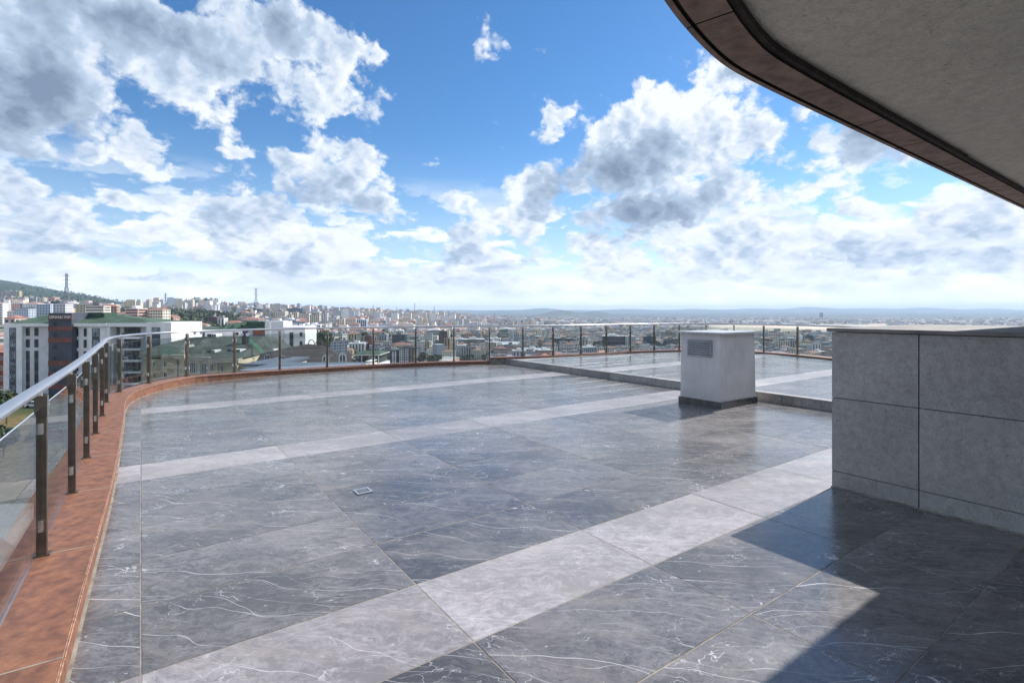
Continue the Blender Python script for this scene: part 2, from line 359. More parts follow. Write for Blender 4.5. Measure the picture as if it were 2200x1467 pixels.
M_render = plain('painted_render', (.57, .555, .56), .78, var=.07, scale=2.5, bump=.35, bscale=40, streak=.16)
M_plinth = marble('plinth_marble', (.030, .030, .032), (.075, .072, .070), (.4, .38, .36), .25)
M_cap = plain('vent_cap', (.46, .47, .50), .35, .4, var=.1)
M_louvre = plain('grey_louvre', (.30, .31, .33), .45, .2, var=.08)
M_void = plain('dark_void', (.01, .01, .011), .9)
M_conc = plain('plain_concrete', (.34, .33, .32), .9, var=.12, bump=.3)

# ---------------------------------------------------------------- terrace frame: u along the stripes, v across them
TH = R(35.45); CU, SU = math.cos(TH), math.sin(TH)
def UV(u, v, z=0.0): return Vector((CU * u - SU * v, SU * u + CU * v, z))
def toUV(p): return (CU * p[0] + SU * p[1], -SU * p[0] + CU * p[1])
STEP_H = 0.137
U_STEP = 8.0
# railing posts, by where their feet stand in the photo (lower deck kerb z .135, raised deck kerb z .262)
KZ, KZ2 = 0.135, 0.177
POSTPX = [(88, 1192), (153, 1058), (184.7, 983), (204, 931), (218.4, 893), (228.4, 864), (256.5, 842), (320, 823), (402, 808), (494.5, 798.5), (589.6, 794), (700.5, 788.5), (801.8, 783), (894, 778), (977, 773.5)]
POSTPX2 = [(1054, 768.5), (1124.4, 766), (1189, 763), (1248, 760), (1303, 757), (1354, 754), (1401, 752), (1456, 750.5), (1517, 750.7), (1578, 752), (1637.7, 755), (1713, 759)]
KZL = [KZ] * 9 + [.118, .100, .088, .082, .080, .080]       # the deck falls towards its drain, so the kerb stands lower further out
posts = [G(x, y, z) for (x, y), z in zip(POSTPX, KZL)]
KZL = [KZ] * 4 + KZL
d0 = (posts[0] - posts[1]).normalized() * 1.12
posts = [posts[0] + d0 * k for k in (4, 3, 2, 1)] + posts
posts2 = [G(x, y, KZ2) for x, y in POSTPX2]
posts2 += [Vector((8.45, 13.45, KZ2)), Vector((8.98, 12.6, KZ2)), Vector((9.4, 11.6, KZ2)), Vector((9.7, 10.5, KZ2)), Vector((9.9, 9.3, KZ2)), Vector((10.0, 8.1, KZ2)), Vector((10.0, 6.9, KZ2))]
NLOW = len(posts)
KZA = KZL + [KZ2] * len(posts2)
allp = posts + posts2
def catmull(pts, per=6):
    out = []
    P = [pts[0] * 2 - pts[1]] + pts + [pts[-1] * 2 - pts[-2]]
    for i in range(1, len(P) - 2):
        for k in range(per):
            t = k / per; a, b, c, d = P[i - 1], P[i], P[i + 1], P[i + 2]
            out.append(.5 * ((2 * b) + (c - a) * t + (2 * a - 5 * b + 4 * c - d) * t * t + (3 * b - a - 3 * c + d) * t ** 3))
    out.append(pts[-1].copy()); return out
def kz(i, low):                              # kerb height at a point of the path
    t = i / 6; k = min(int(t), len(KZA) - 1); s = t - k
    if low: return KZA[k] if k >= NLOW - 1 and False else (KZL[min(k, NLOW - 1)] * (1 - s) + KZL[min(k + 1, NLOW - 1)] * s)
    return KZ2
def flat(p, z=0.0): return Vector((p[0], p[1], z))
# smooth the measured feet a little so the sweep is even
def relax(ps, n=2, keep=()):
    ps = [flat(p) for p in ps]
    for _ in range(n):
        q = [p.copy() for p in ps]
        for i in range(1, len(ps) - 1):
            if i not in keep: q[i] = ps[i] * .5 + (ps[i - 1] + ps[i + 1]) * .25
        ps = q
    return ps
feet = [flat(p) for p in allp]
sm = relax(feet, 2)
feet = [feet[i] if i < 13 else sm[i] for i in range(len(feet))]
path = catmull(feet, 6)                      # centre line of posts and glass; walks left to right, deck on its right side
def normals(ps):
    out = []
    for i in range(len(ps)):
        a = ps[max(0, i - 1)]; b = ps[min(len(ps) - 1, i + 1)]; t = (b - a).normalized(); out.append(Vector((t.y, -t.x, 0)))
    return out                               # points to the deck
nrm = normals(path)
INW, OUTW = 0.215, 0.13
k_in = [p + n * INW for p, n in zip(path, nrm)]; k_out = [p - n * OUTW for p, n in zip(path, nrm)]
k_mid = [p + n * (INW - .06) for p, n in zip(path, nrm)]

# ---------------------------------------------------------------- deck, tiles, step
def clip(poly, a, b):                        # keeps what lies to the right of a -> b
    out = []; e = b - a
    def side(p): return e.x * (p[1] - a.y) - e.y * (p[0] - a.x)
    for i in range(len(poly)):
        p, q = poly[i], poly[(i + 1) % len(poly)]; sp, sq = side(p), side(q)
        if sp <= 0: out.append(p)
        if sp * sq < 0:
            t = sp / (sp - sq); out.append((p[0] + (q[0] - p[0]) * t, p[1] + (q[1] - p[1]) * t))
    return out
def area(p): return abs(sum(p[i][0] * p[(i + 1) % len(p)][1] - p[(i + 1) % len(p)][0] * p[i][1] for i in range(len(p)))) / 2
edge_pts = k_mid[::3]
deck = thing('terrace_floor', 'grey veined marble terrace floor with pale stripes and glass-railed edge', 'terrace floor')
deck['kind'] = 'structure'
deck2 = thing('raised_terrace_floor', 'raised far part of the marble terrace one step up', 'terrace floor')
deck2['kind'] = 'structure'
TW, TV, GAP = 1.16, 0.572, 0.0062
def clipped(rect):
    poly = [tuple(UV(u, v)[:2]) for u, v in rect]
    c = UV(sum(u for u, v in rect) / 4, sum(v for u, v in rect) / 4)
    near = [i for i in range(len(edge_pts) - 1) if (edge_pts[i] - c).length < 1.9]
    if not near:                             # well inside or well outside
        i = min(range(len(edge_pts) - 1), key=lambda k: (edge_pts[k] - c).length); a, b = edge_pts[i], edge_pts[i + 1]
        e = b - a
        return poly if e.x * (c.y - a.y) - e.y * (c.x - a.x) < 0 else []
    for i in near:
        if len(poly) < 3: return []
        poly = clip(poly, edge_pts[i], edge_pts[i + 1])
    return poly if len(poly) >= 3 and area(poly) > .004 else []
SHARED = {}
def tile(parent, u0, u1, v0, v1, z, mat):
    g = GAP / 2; w, h = u1 - u0 - 2 * g, v1 - v0 - 2 * g
    rect = [(u0 + g, v0 + g), (u1 - g, v0 + g), (u1 - g, v1 - g), (u0 + g, v1 - g)]
    poly = clipped(rect)
    if not poly: return
    lift = random.uniform(-.0006, .0006)
    if abs(area(poly) - w * h) < 1e-4:
        key = (round(w, 3), round(h, 3), mat.name)
        if key not in SHARED:
            b = MB(); b.box((0, 0, -.012), (w, h, -.0012), mat, skip=('-z', '+z'))
            e = .0012; r0 = [(0, 0), (w, 0), (w, h), (0, h)]; r1 = [(e, e), (w - e, e), (w - e, h - e), (e, h - e)]
            b.poly([(x, y, 0) for x, y in r1], mat)
            for i in range(4):
                j = (i + 1) % 4; b.poly([(*r0[i], -.0012), (*r0[j], -.0012), (*r1[j], 0), (*r1[i], 0)], mat)
            SHARED[key] = b.mesh('floor_tile')
        link('floor_tile', SHARED[key], parent, UV(u0 + g, v0 + g, z + lift), TH)
    else:
        c = (sum(p[0] for p in poly) / len(poly), sum(p[1] for p in poly) / len(poly))
        b = MB(); b.prism([(p[0] - c[0], p[1] - c[1]) for p in poly], -.012, 0, mat)
        b.build('floor_tile', parent, (c[0], c[1], z + lift))
V0 = 1.91                                    # lower edge of the nearest pale stripe
U0 = 0.0                                     # joint beside the kerb
def vrows():
    out = []; v = V0 - 9 * .572
    bands = []
    s = [(1.91, 2.485), (5.335, 5.905), (8.75, 9.28)]
    rows = []
    v = 1.91
    for k in range(9): rows.append((v - .572 * (k + 1), v - .572 * k, False))
    for i, (a, b) in enumerate(s):
        rows.append((a, b, True))
        nxt = s[i + 1][0] if i < 2 else b + 6 * .572
        n = 5 if i < 2 else 6
        for k in range(n): rows.append((b + (nxt - b) * k / n, b + (nxt - b) * (k + 1) / n, False))
    return rows
for (v0, v1, light) in vrows():
    us = [-1.2, U0] + [U0 + TW * k for k in range(1, 7)] + [U_STEP]
    if v0 < -.2: us = [-3.0, -1.2, U0] + [U0 + TW * k for k in range(1, 7)] + [U_STEP]
    us[-2] = U0 + TW * 6
    us = sorted(set(us))
    for u0, u1 in zip(us[:-1], us[1:]):
        if light and v0 > 8 and u1 <= U0 + .01: light_here = False
        else: light_here = light
        if u0 > 4.4 and v1 < 1.3 and u1 < 6.7: continue      # under the stone block
        tile(deck, u0, u1, v0, v1, 0, M_light if light_here else M_dark)
for k in range(-12, 22):
    v0 = 4.78 + .505 * k; v1 = v0 + .505
    light = k in (0, 6, 12, -6)
    for j in range(8):
        u0 = U_STEP + .13 + 1.18 * j
        if UV(u0, v0).y > 18 or UV(u0, v1).y < 3: continue
        tile(deck2, u0, u0 + 1.18, v0, v1, STEP_H, M_light if light else M_dark)
# slabs beneath
outl = [flat(p) for p in k_mid]
slab_poly = [(p.x, p.y) for p in outl[::4]] + [(9.9, -6), (-1.0, -6)]
b = MB(); b.prism(slab_poly, -.40, -.0016, M_grout, M_conc); structure(b.build('terrace_slab'))
raised = []
poly = [tuple(p) for p in slab_poly]
A, B_ = UV(U_STEP + .012, 30), UV(U_STEP + .012, -30)
def clip_left(poly, a, b): return clip(poly, b, a)
raised = clip_left(poly, A, B_) if clip_left(poly, A, B_) and max(p[0] for p in clip_left(poly, A, B_)) > 8 else clip(poly, A, B_)
b = MB(); b.prism(raised, 0.004, STEP_H - .0016, M_grout, M_conc); structure(b.build('raised_slab'))
step = thing('terrace_step', 'low step of veined brown-grey marble crossing the terrace', 'step', UV(U_STEP, 0)); step['kind'] = 'structure'
vtop = 12.5
k = 0
v = vtop
lasts = [(p.x, p.y) for p in k_mid]
while v > -4:
    L = 1.2
    b = MB(); b.box((-.018, -L + .003, 0.001), (.006, -.003, STEP_H - .022), M_riser); b.build('riser_stone', step, UV(U_STEP, v) - UV(U_STEP, 0), TH)
    b = MB(); b.box((-.026, -L + .003, STEP_H - .0205), (.127, -.003, STEP_H + .001), M_riser); b.build('nosing_stone', step, UV(U_STEP, v) - UV(U_STEP, 0), TH)
    v -= L

# ---------------------------------------------------------------- kerb of terracotta stones under the railing
kerb = thing('terracotta_kerb', 'curved terracotta stone kerb running along the terrace edge under the railing', 'kerb')
def strip(mb, A, B, z0, z1, mat):            # solid swept between two plan lines
    n = len(A); Z0 = z0 if isinstance(z0, list) else [z0] * n; Z1 = z1 if isinstance(z1, list) else [z1] * n
    for i in range(n - 1):
        a, b_, c, d = A[i], A[i + 1], B[i + 1], B[i]; l0, l1, h0, h1 = Z0[i], Z0[i + 1], Z1[i], Z1[i + 1]
        mb.poly([(a.x, a.y, h0), (d.x, d.y, h0), (c.x, c.y, h1), (b_.x, b_.y, h1)], mat)
        mb.poly([(a.x, a.y, l0), (b_.x, b_.y, l1), (b_.x, b_.y, h1), (a.x, a.y, h0)], mat)
        mb.poly([(d.x, d.y, h0), (d.x, d.y, l0), (c.x, c.y, l1), (c.x, c.y, h1)], mat)
        mb.poly([(a.x, a.y, l0), (d.x, d.y, l0), (c.x, c.y, l1), (b_.x, b_.y, l1)], mat)
    for i in (0, -1):
        a, d = A[i], B[i]; q = [(a.x, a.y, Z0[i]), (d.x, d.y, Z0[i]), (d.x, d.y, Z1[i]), (a.x, a.y, Z1[i])]
        mb.poly(q if i == 0 else q[::-1], mat)
def shrink(L, g):
    L = [p.copy() for p in L]; L[0] += (L[1] - L[0]).normalized() * g; L[-1] += (L[-2] - L[-1]).normalized() * g; return L
per = 6
zof = lambda i: KZ if i < NLOW * per - 2 else KZ2
seg_starts = list(range(0, len(path) - 1, per))
for s0 in seg_starts:
    s1 = min(s0 + per, len(path) - 1)
    if s1 - s0 < 2: continue
    low = s0 // per <= NLOW - 1
    g = .003
    ii = list(range(s0, s1 + 1)); z = [kz(i, low) for i in ii]; zm = [q - .022 for q in z]; zf = [q - .0235 for q in z]
    top_in = shrink([path[i] + nrm[i] * (INW + .008) for i in ii], g); top_out = shrink([k_out[i] for i in ii], g)
    fr_in = shrink([path[i] + nrm[i] * INW for i in ii], g); fr_out = shrink([path[i] + nrm[i] * (INW - .02) for i in ii], g)
    mb = MB(); strip(mb, top_in, top_out, zm, z, M_terra)
    tip = [a + (a - b2).normalized() * .0025 for a, b2 in zip(top_in, top_out)]; flat_in = [a + (b2 - a).normalized() * .006 for a, b2 in zip(top_in, top_out)]
    for i in range(len(tip) - 1): mb.poly([(*flat_in[i][:2], z[i] + .0012), (*flat_in[i + 1][:2], z[i + 1] + .0012), (*tip[i + 1][:2], z[i + 1] - .0045), (*tip[i][:2], z[i] - .0045)][::-1], M_arris)
    mb.build('coping_stone', kerb)
    mb = MB(); strip(mb, fr_in, fr_out, (0 if low else STEP_H) - .002, zf, M_terra); mb.build('face_stone', kerb)
for s0 in seg_starts[1:]:
    z = kz(s0, s0 // per <= NLOW - 1)
    t = (path[min(len(path) - 1, s0 + 1)] - path[s0 - 1]).normalized(); c = path[s0]
    mb = MB(); A_ = [c - t * .0045 + nrm[s0] * (INW + .006), c + t * .0045 + nrm[s0] * (INW + .006)]; B2 = [c - t * .0045 - nrm[s0] * (OUTW - .002), c + t * .0045 - nrm[s0] * (OUTW - .002)]
    strip(mb, A_, B2, z - .02, z + .0008, M_grout); mb.build('joint', kerb)
# mortar core and the pale joint line at the foot
half = NLOW * per
for lo, hi, zb, zt in ((0, half, -.002, KZ), (half, len(path) - 1, -.002, KZ2)):
    ii = range(lo, hi + 1)
    mb = MB(); strip(mb, [path[i] + nrm[i] * (INW - .0195) for i in ii], [path[i] - nrm[i] * (OUTW - .004) for i in ii], zb - .38, [kz(i, zt == KZ) - .0225 for i in ii], M_grout)
    mb.build('mortar_core', kerb)
    mb = MB(); zz = .002 if zt == KZ else STEP_H + .002
    strip(mb, [path[i] + nrm[i] * (INW + .014) for i in ii], [path[i] + nrm[i] * (INW - .001) for i in ii], zz - .004, zz, M_grout)
    mb.build('foot_joint', kerb)

# ---------------------------------------------------------------- railing: posts, panes, handrail
RAIL_Z = 1.015
rail = thing('glass_railing', 'curved glass railing with bronze posts and satin aluminium handrail round the terrace edge', 'railing')
def post_mesh(h):
    p = MB()
    p.box((-.019, -.025, .008), (-.0025, .025, h), M_bronze); p.box((.0025, -.025, .008), (.019, .025, h), M_bronze)
    p.box((-.0025, -.021, .008), (.0025, .021, h - .001), M_bronze)
    return p.mesh('post')
def detail_meshes(h):
    q = MB(); q.box((-.030, -.038, 0), (.030, .038, .008), M_bronze); base = q.mesh('base_plate')
    q = MB(); q.box((-.021, -.0285, h - .105), (.021, -.0255, h - .001), M_plate); plate = q.mesh('head_plate')
    q = MB(); q.bar((0, 0, h), (0, 0, RAIL_Z), .014, M_clip, n=8); pin = q.mesh('rail_pin')
    q = MB(); q.box((-.0133, -.013, -.027), (.0133, .013, .027), M_clip)
    return base, plate, pin, q.mesh('glass_clamp')
kinds = {}
for z in KZA:
    h = RAIL_Z - .045 - z
    if z not in kinds: kinds[z] = (post_mesh(h), detail_meshes(h), h)
for i, p in enumerate(feet):
    z = KZA[i]
    pm, (base, plate, pin, clamp), h = kinds[z]
    t = (path[min(len(path) - 1, i * per + 1)] - path[max(0, i * per - 1)]).normalized()
    # local x runs along the railing, local y across it
    o = link('post', pm, rail, flat(p, z), math.atan2(t.y, t.x))
    link('base_plate', base, o); link('head_plate', plate, o); 
    q = MB(); q.bar((0, 0, h), (0, 0, RAIL_Z - z), .014, M_clip, n=8)
    link('rail_pin', q.mesh('rail_pin') , o)
    for zc in (h - .17, .16):
        for sx in (-1, 1): link('glass_clamp', clamp, o, (sx * .0330, 0, zc))
for i in range(len(feet) - 1):
    ii = list(range(i * per, (i + 1) * per + 1))
    if ii[-1] >= len(path): break
    L = shrink([path[j] for j in ii], .034); N = [nrm[j] for j in ii]
    z0 = [kz(j, i < NLOW) + .055 for j in ii]; z1 = RAIL_Z - .105
    mb = MB(); strip(mb, [a + n_ * .004 for a, n_ in zip(L, N)], [a - n_ * .004 for a, n_ in zip(L, N)], z0, z1, M_glass)
    mb.build('glass_pane', rail)
def rail_mesh(ii):
    mb = MB(); k = 12; rings = []
    ps = shrink([path[j] for j in ii], .0012)
    for c, j in zip(ps, ii):
        r = []
        for a in range(k):
            t = 2 * math.pi * a / k
            r.append(c + nrm[j] * (.032 * math.cos(t)) + Vector((0, 0, RAIL_Z + .021 * math.sin(t))))
        rings.append(r)
    for r in rings: mb.v += [tuple(x) for x in r]
    m = mb.mi(M_alu)
    for s in range(len(rings) - 1):
        for a in range(k):
            mb.f.append((s * k + a, s * k + (a + 1) % k, (s + 1) * k + (a + 1) % k, (s + 1) * k + a)); mb.m.append(m)
    return mb
cuts = [0, 5 * per + 2, 9 * per + 4, 14 * per, 19 * per, 24 * per, 29 * per, len(path) - 1]
for a, b_ in zip(cuts[:-1], cuts[1:]): rail_mesh(list(range(a, b_ + 1))).build('handrail', rail, smooth=True)

# ---------------------------------------------------------------- the stone-clad block at the side
UB, VB = 4.53, 1.925
block = thing('stone_clad_wall', 'low parapet block clad in grey stone panels with open black joints and pale coping', 'parapet wall', UV(UB, VB), TH)
b = MB(); b.box((.022, -4.6, .001), (2.02, -.022, 1.235), M_joint); b.build('core', block)
hs = [(0.010, .130), (.136, .716), (.722, 1.243)]
ks = [(-.004, -.572), (-.580, -1.16), (-1.166, -1.746), (-1.752, -2.332), (-2.338, -2.918), (-2.924, -3.504)]
for (za, zb) in hs:
    for (ya, yb) in ks:
        b = MB(); dx = random.uniform(-.001, .001); b.box((dx, yb, za), (.0215, ya, zb), M_clad); b.build('stone_panel', block)
    for k in range(3):
        b = MB(); b.box((.0 + .67 * k + .003, -.0215, za), (.67 * (k + 1) - .003, 0, zb), M_clad); b.build('stone_panel', block)
b = MB(); b.box((-.010, -4.6, -.001), (-.0005, .002, .010), M_grout); b.build('foot_joint', block)
b = MB()
for y0, y1 in ((-1.7, .03), (-3.4, -1.703), (-4.6, -3.403)):
    b = MB(); b.box((-.022, y0, 1.249), (2.05, y1, 1.276), M_coping)
    b.build('coping_slab', block)

# ---------------------------------------------------------------- ventilation housing
vent = thing('vent_housing', 'pale painted ventilation housing with dark stone plinth standing before the step', 'vent housing', UV(6.80, 4.36), TH)
b = MB(); w, d = .96, .735
tp = .012
def taper(mb, x0, y0, x1, y1, z0, z1, t, mat):
    lo = [(x0, y0), (x1, y0), (x1, y1), (x0, y1)]; hi = [(x0 + t, y0 + t), (x1 - t, y0 + t), (x1 - t, y1 - t), (x0 + t, y1 - t)]
    for i in range(4):
        j = (i + 1) % 4; mb.poly([(*lo[i], z0), (*lo[j], z0), (*hi[j], z1), (*hi[i], z1)], mat)
    mb.poly([(*p, z1) for p in hi], mat); mb.poly([(*p, z0) for p in lo][::-1], mat)
taper(b, .02, .02, w - .02, d - .02, .085, 1.078, tp, M_render); b.build('housing', vent)
for q in (((0, 0, 0), (w, .0195, .098)), ((0, d - .0195, 0), (w, d, .098)), ((0, .0205, 0), (.0195, d - .0205, .098)), ((w - .0195, .0205, 0), (w, d - .0205, .098))):
    b = MB(); b.box(*q, M_plinth); b.build('plinth_stone', vent)
b = MB(); b.box((-.03, -.03, 1.080), (w + .03, d + .03, 1.104), M_cap); b.build('cap', vent)
fr = MB(); y0, y1, z0, z1 = .165, .585, .735, .985; X = .027
for q in (((X - .016, y0, z0), (X + .02, y0 + .028, z1)), ((X - .016, y1 - .028, z0), (X + .02, y1, z1)), ((X - .016, y0 + .028, z1 - .028), (X + .02, y1 - .028, z1)), ((X - .016, y0 + .028, z0), (X + .02, y1 - .028, z0 + .028))):
    fr.box(*q, M_louvre)
lv = fr.build('louvre_grille', vent)
b = MB(); b.box((X - .003, y0 + .028, z0 + .028), (X + .002, y1 - .028, z1 - .028), M_void); b.build('dark_backing', lv)
for k in range(6):
    zc = z0 + .05 + k * .032
    s = MB(); s.poly([(X - .013, y0 + .029, zc - .014), (X - .013, y1 - .029, zc - .014), (X - .004, y1 - .029, zc + .008), (X - .004, y0 + .029, zc + .008)], M_louvre)
    s.poly([(X - .013, y0 + .029, zc - .011), (X - .004, y0 + .029, zc + .011), (X - .004, y1 - .029, zc + .011), (X - .013, y1 - .029, zc - .011)], M_louvre)
    s.poly([(X - .013, y0 + .029, zc - .014), (X - .013, y0 + .029, zc - .011), (X - .013, y1 - .029, zc - .011), (X - .013, y1 - .029, zc - .014)], M_louvre)
    s.build('slat', lv)
# floor drain
dc = G(780, 1055); du, dv = toUV(dc)
drain = thing('floor_drain', 'small square steel drain grate set in the dark marble tiles', 'drain', UV(du, dv, .002), TH)
b = MB(); s_ = .062
b.box((-s_, -s_, 0), (s_, -s_ + .022, .004), M_clip); b.box((-s_, s_ - .022, 0), (s_, s_, .004), M_clip); b.box((-s_, -s_ + .022, 0), (-s_ + .02, s_ - .022, .004), M_clip); b.box((s_ - .02, -s_ + .022, 0), (s_, s_ - .022, .004), M_clip)
b.build('frame', drain)
b = MB(); b.box((-s_ + .02, -s_ + .022, -.001), (s_ - .02, s_ - .022, .0006), M_void); b.build('sump', drain)
for k in range(5):
    b = MB(); x = -.0355 + k * .0142 + .0072; b.box((x - .0035, -s_ + .022, .001), (x + .0035, s_ - .022, .0038), M_clip); b.build('bar', drain)

# ---------------------------------------------------------------- the canopy overhead
ZC = 2.38
edge_px = [(1422, 0), (1473, 62), (1520, 113), (1571, 154.5), (1633, 187)]
ce = [flat(PX(x, y, (ZC - EYE) * F / (HY - y))) for x, y in edge_px]
back = []; p = ce[0].copy(); h = R(54)
for k in range(9):
    h += R(5.2); p = p - Vector((math.cos(h), math.sin(h), 0)) * .26; back.append(p.copy())
back.append(back[-1] + Vector((0.0, -1.6, 0)))
tdir = Vector((CU, SU, 0))
far = [ce[-1] + tdir * (1.09 * k) for k in range(1, 11)]
crv = catmull(back[::-1][1:] + ce, 4)       # one smooth sweep
nb4 = 4 * (len(back) - 1)
cpath = [back[-1]] + crv + far
for _ in range(10):
    cpath = [p if i < 2 or i > len(crv) + 1 else p * .5 + (cpath[i - 1] + cpath[i + 1]) * .25 for i, p in enumerate(cpath)]
cn = []
for i in range(len(cpath)):
    a = cpath[max(0, i - 1)]; b_ = cpath[min(len(cpath) - 1, i + 1)]; t = (b_ - a).normalized(); cn.append(Vector((t.y, -t.x, 0)))
canopy = thing('roof_canopy', 'overhanging roof canopy with curved terracotta edge stones and grey stucco underside', 'canopy')
canopy['kind'] = 'structure'
inner = [p + n_ * .155 for p, n_ in zip(cpath, cn)]
far_in = UV(toUV(cpath[-1])[0], toUV(cpath[-1])[1] - 7)
poly = [(p.x, p.y) for p in inner] + [(far_in.x, far_in.y), (9.5, -2.2), (1.0, -2.6)]
zs = ZC + .040
mb = MB(); mb.prism(poly, zs, zs + .34, M_stucco); mb.build('stucco_soffit', canopy)
def estone(ii, drop):
    mb = MB()
    prof = [(0, .30), (0, .0), (.020, .0), (.022, .012), (.032, .012), (.034, .003), (.155, .003), (.155, .30)]
    P = shrink([cpath[i] for i in ii], .004)
    rows = [[c + cn[i] * x + Vector((0, 0, ZC + z)) for x, z in prof] for c, i in zip(P, ii)]
    k = len(prof)
    for r in rows: mb.v += [tuple(x) for x in r]
    for s in range(len(rows) - 1):
        for a in range(k):
            b2 = (a + 1) % k
            mat = M_risershade if a in (2, 3, 4, 6) else M_terradark  # groove and inner face painted dark as shade, same stone otherwise
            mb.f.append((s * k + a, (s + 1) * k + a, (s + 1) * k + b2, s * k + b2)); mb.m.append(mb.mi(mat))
    m = mb.mi(M_risershade)
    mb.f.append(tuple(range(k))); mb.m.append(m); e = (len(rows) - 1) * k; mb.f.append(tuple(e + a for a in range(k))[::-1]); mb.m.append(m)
    mb.build('edge_stone', canopy)
nc = len(crv)
groups = [[0, 1]] + [list(range(1 + k, min(1 + k + 5, nc) + 1)) for k in range(0, nc - 17, 5)]
last = groups[-1][-1]; groups.append(list(range(last, nc + 1)))
groups += [[nc + k, nc + k + 1] for k in range(10)]
for g in groups: estone(g, 0)
for i0, i1, hgt in ((1, nc + 2, .030), (nc + 2, len(cpath) - 1, .018)):
    ii = list(range(i0, i1 + 1))
    mb = MB(); strip(mb, [cpath[i] + cn[i] * (.1565 + hgt * .75) for i in ii], [cpath[i] + cn[i] * .1563 for i in ii], ZC + .012, zs - .001, M_risershade); mb.build('riser_strip', canopy)
# round columns that carry the canopy, behind the viewpoint
for cx_, cy_, lab in ((2.2, -1.6, 'round grey concrete column carrying the canopy behind the terrace corner'), (7.4, -1.2, 'second round grey concrete column further along under the canopy')):
    mb = MB(); mb.bar((0, 0, 0.001), (0, 0, zs - .002), .42, M_stucco, n=20); o = tag(mb.build('canopy_column', None, (cx_, cy_, 0)), lab, 'column', 'columns carrying the canopy')
# ---------------------------------------------------------------- the land below
ZS = [30, 80, 150, 250, 400, 600, 900, 1200, 1600, 2200, 2800, 3500, 4500, 6500, 9000, 14000, 20000, 38000]
TAB = {
 -300: [-21, -21, -21, -19, -15, -13, -8, 8, 45, 110, 175, 222, 222, 160, 100, 60, 80, 100],
 0:    [-21, -21, -21, -19, -16, -14, -10, 6, 36, 92, 152, 214, 214, 120, 60, 60, 80, 100],
 150:  [-21, -21, -21, -20, -18, -15, -10, 0, 14, 52, 92, 134, 130, 60, 30, 50, 80, 100],
 300:  [-22, -22, -23, -23, -22, -20, -12, -3, 6, 20, 34, 49, 40, 0, 0, 40, 70, 100],
 450:  [-22, -24, -26, -27, -26, -24, -18, -8, 2, 14, 24, 22, 10, -20, -20, 20, 60, 90],
 600:  [-22, -26, -30, -33, -35, -37, -37, -33, -14, 3, 4, -4, -18, -36, -40, 0, 50, 90],
 750:  [-22, -30, -36, -41, -45, -48, -44, -38, -26, -16, -11, -8, -20, -45, -50, -10, 50, 90],
 950:  [-22, -32, -42, -52, -58, -62, -60, -53, -44, -36, -30, -24, -28, -52, -60, -25, 50, 90],
 1050: [-22, -33, -44, -55, -62, -67, -67, -65, -61, -57, -51, -46, -47, -60, -64, -30, 50, 90],
 1300: [-22, -34, -46, -58, -66, -72, -75, -76, -76, -76, -76, -76, -76, -74, -68, -32, 52, 100],
 1700: [-22, -34, -46, -58, -66, -72, -76, -77, -77, -77, -77, -77, -77, -74, -66, -28, 60, 110],
 2500: [-22, -34, -46, -58, -66, -72, -76, -77, -77, -77, -77, -77, -77, -74, -66, -28, 60, 110]}
TX = sorted(TAB)
BUMPS = [(450, 75, 2500, 420, 34), (400, 60, 2700, 400, 14), (1205, 40, 8200, 1100, 84), (1282, 34, 8600, 1100, 74), (1165, 60, 15500, 2200, 96), (1080, 30, 14000, 2200, 34), (1345, 46, 17500, 2000, 74), (1480, 60, 19000, 2600, 40), (1735, 55, 20500, 3000, 105), (1610, 50, 20500, 3000, 52), (1850, 60, 20500, 3000, 60), (1980, 70, 20000, 3000, 84), (2120, 60, 20000, 3000, 52)]
def smoothstep(t): t = max(0, min(1, t)); return t * t * (3 - 2 * t)
def ground_z(X, Y):
    r = math.hypot(X, Y)
    if Y > .15 * r: px = CX + F * X / Y; Z = Y
    else: px = 2800 if X > 0 else -600; Z = max(30, r * .4)
    px = max(-300, min(2500, px)); Z = max(30, min(38000, Z))
    i = max(k for k in range(len(TX)) if TX[k] <= px); i = min(i, len(TX) - 2)
    t = smoothstep((px - TX[i]) / (TX[i + 1] - TX[i])) * .5 + .5 * (px - TX[i]) / (TX[i + 1] - TX[i])
    j = 0
    while j < len(ZS) - 2 and ZS[j + 1] < Z: j += 1
    s = (math.log(Z) - math.log(ZS[j])) / (math.log(ZS[j + 1]) - math.log(ZS[j]))
    a, b_ = TAB[TX[i]], TAB[TX[i + 1]]
    z = (a[j] * (1 - t) + b_[j] * t) * (1 - s) + (a[j + 1] * (1 - t) + b_[j + 1] * t) * s
    for cx, sx, cz, sz, amp in BUMPS: z += amp * math.exp(-((px - cx) / sx) ** 2 - ((Z - cz) / sz) ** 2)
    if Z > 1800: z += math.sin(X * .0031 + Z * .0012) * math.sin(Z * .0023 - X * .0011) * min(6, (Z - 1800) / 400) + math.sin(px * .05 + Z * .0004) * min(9, Z / 2600)
    return z
def land_kind(px, Z):                        # forest, dry field
    f = d = 0.0
    if px < 360: f = max(f, smoothstep((Z - (1500 + max(0, px) * .9)) / 500))
    if 200 < px < 560 and 450 < Z < 1400: f = max(f, smoothstep((px - 215) / 60) * smoothstep((545 - px) / 50) * smoothstep((Z - 560) / 80) * smoothstep((1300 - Z) / 200))
    f = max(f, math.exp(-((px - 450) / 95) ** 2 - ((Z - 2450) / 450) ** 2))
    for cx, sx, cz, sz, amp in BUMPS[2:]: f = max(f, math.exp(-((px - cx) / sx) ** 2 - ((Z - cz) / sz) ** 2) ** .7)
    if 1490 < px < 1900 and 1750 < Z < 3300: d = smoothstep((px - 1500) / 60) * smoothstep((Z - 1800) / 150) * smoothstep((3200 - Z) / 300)
    if Z > 4200: f = max(f, .8 * smoothstep((Z - 4200) / 3500))
    return f, d
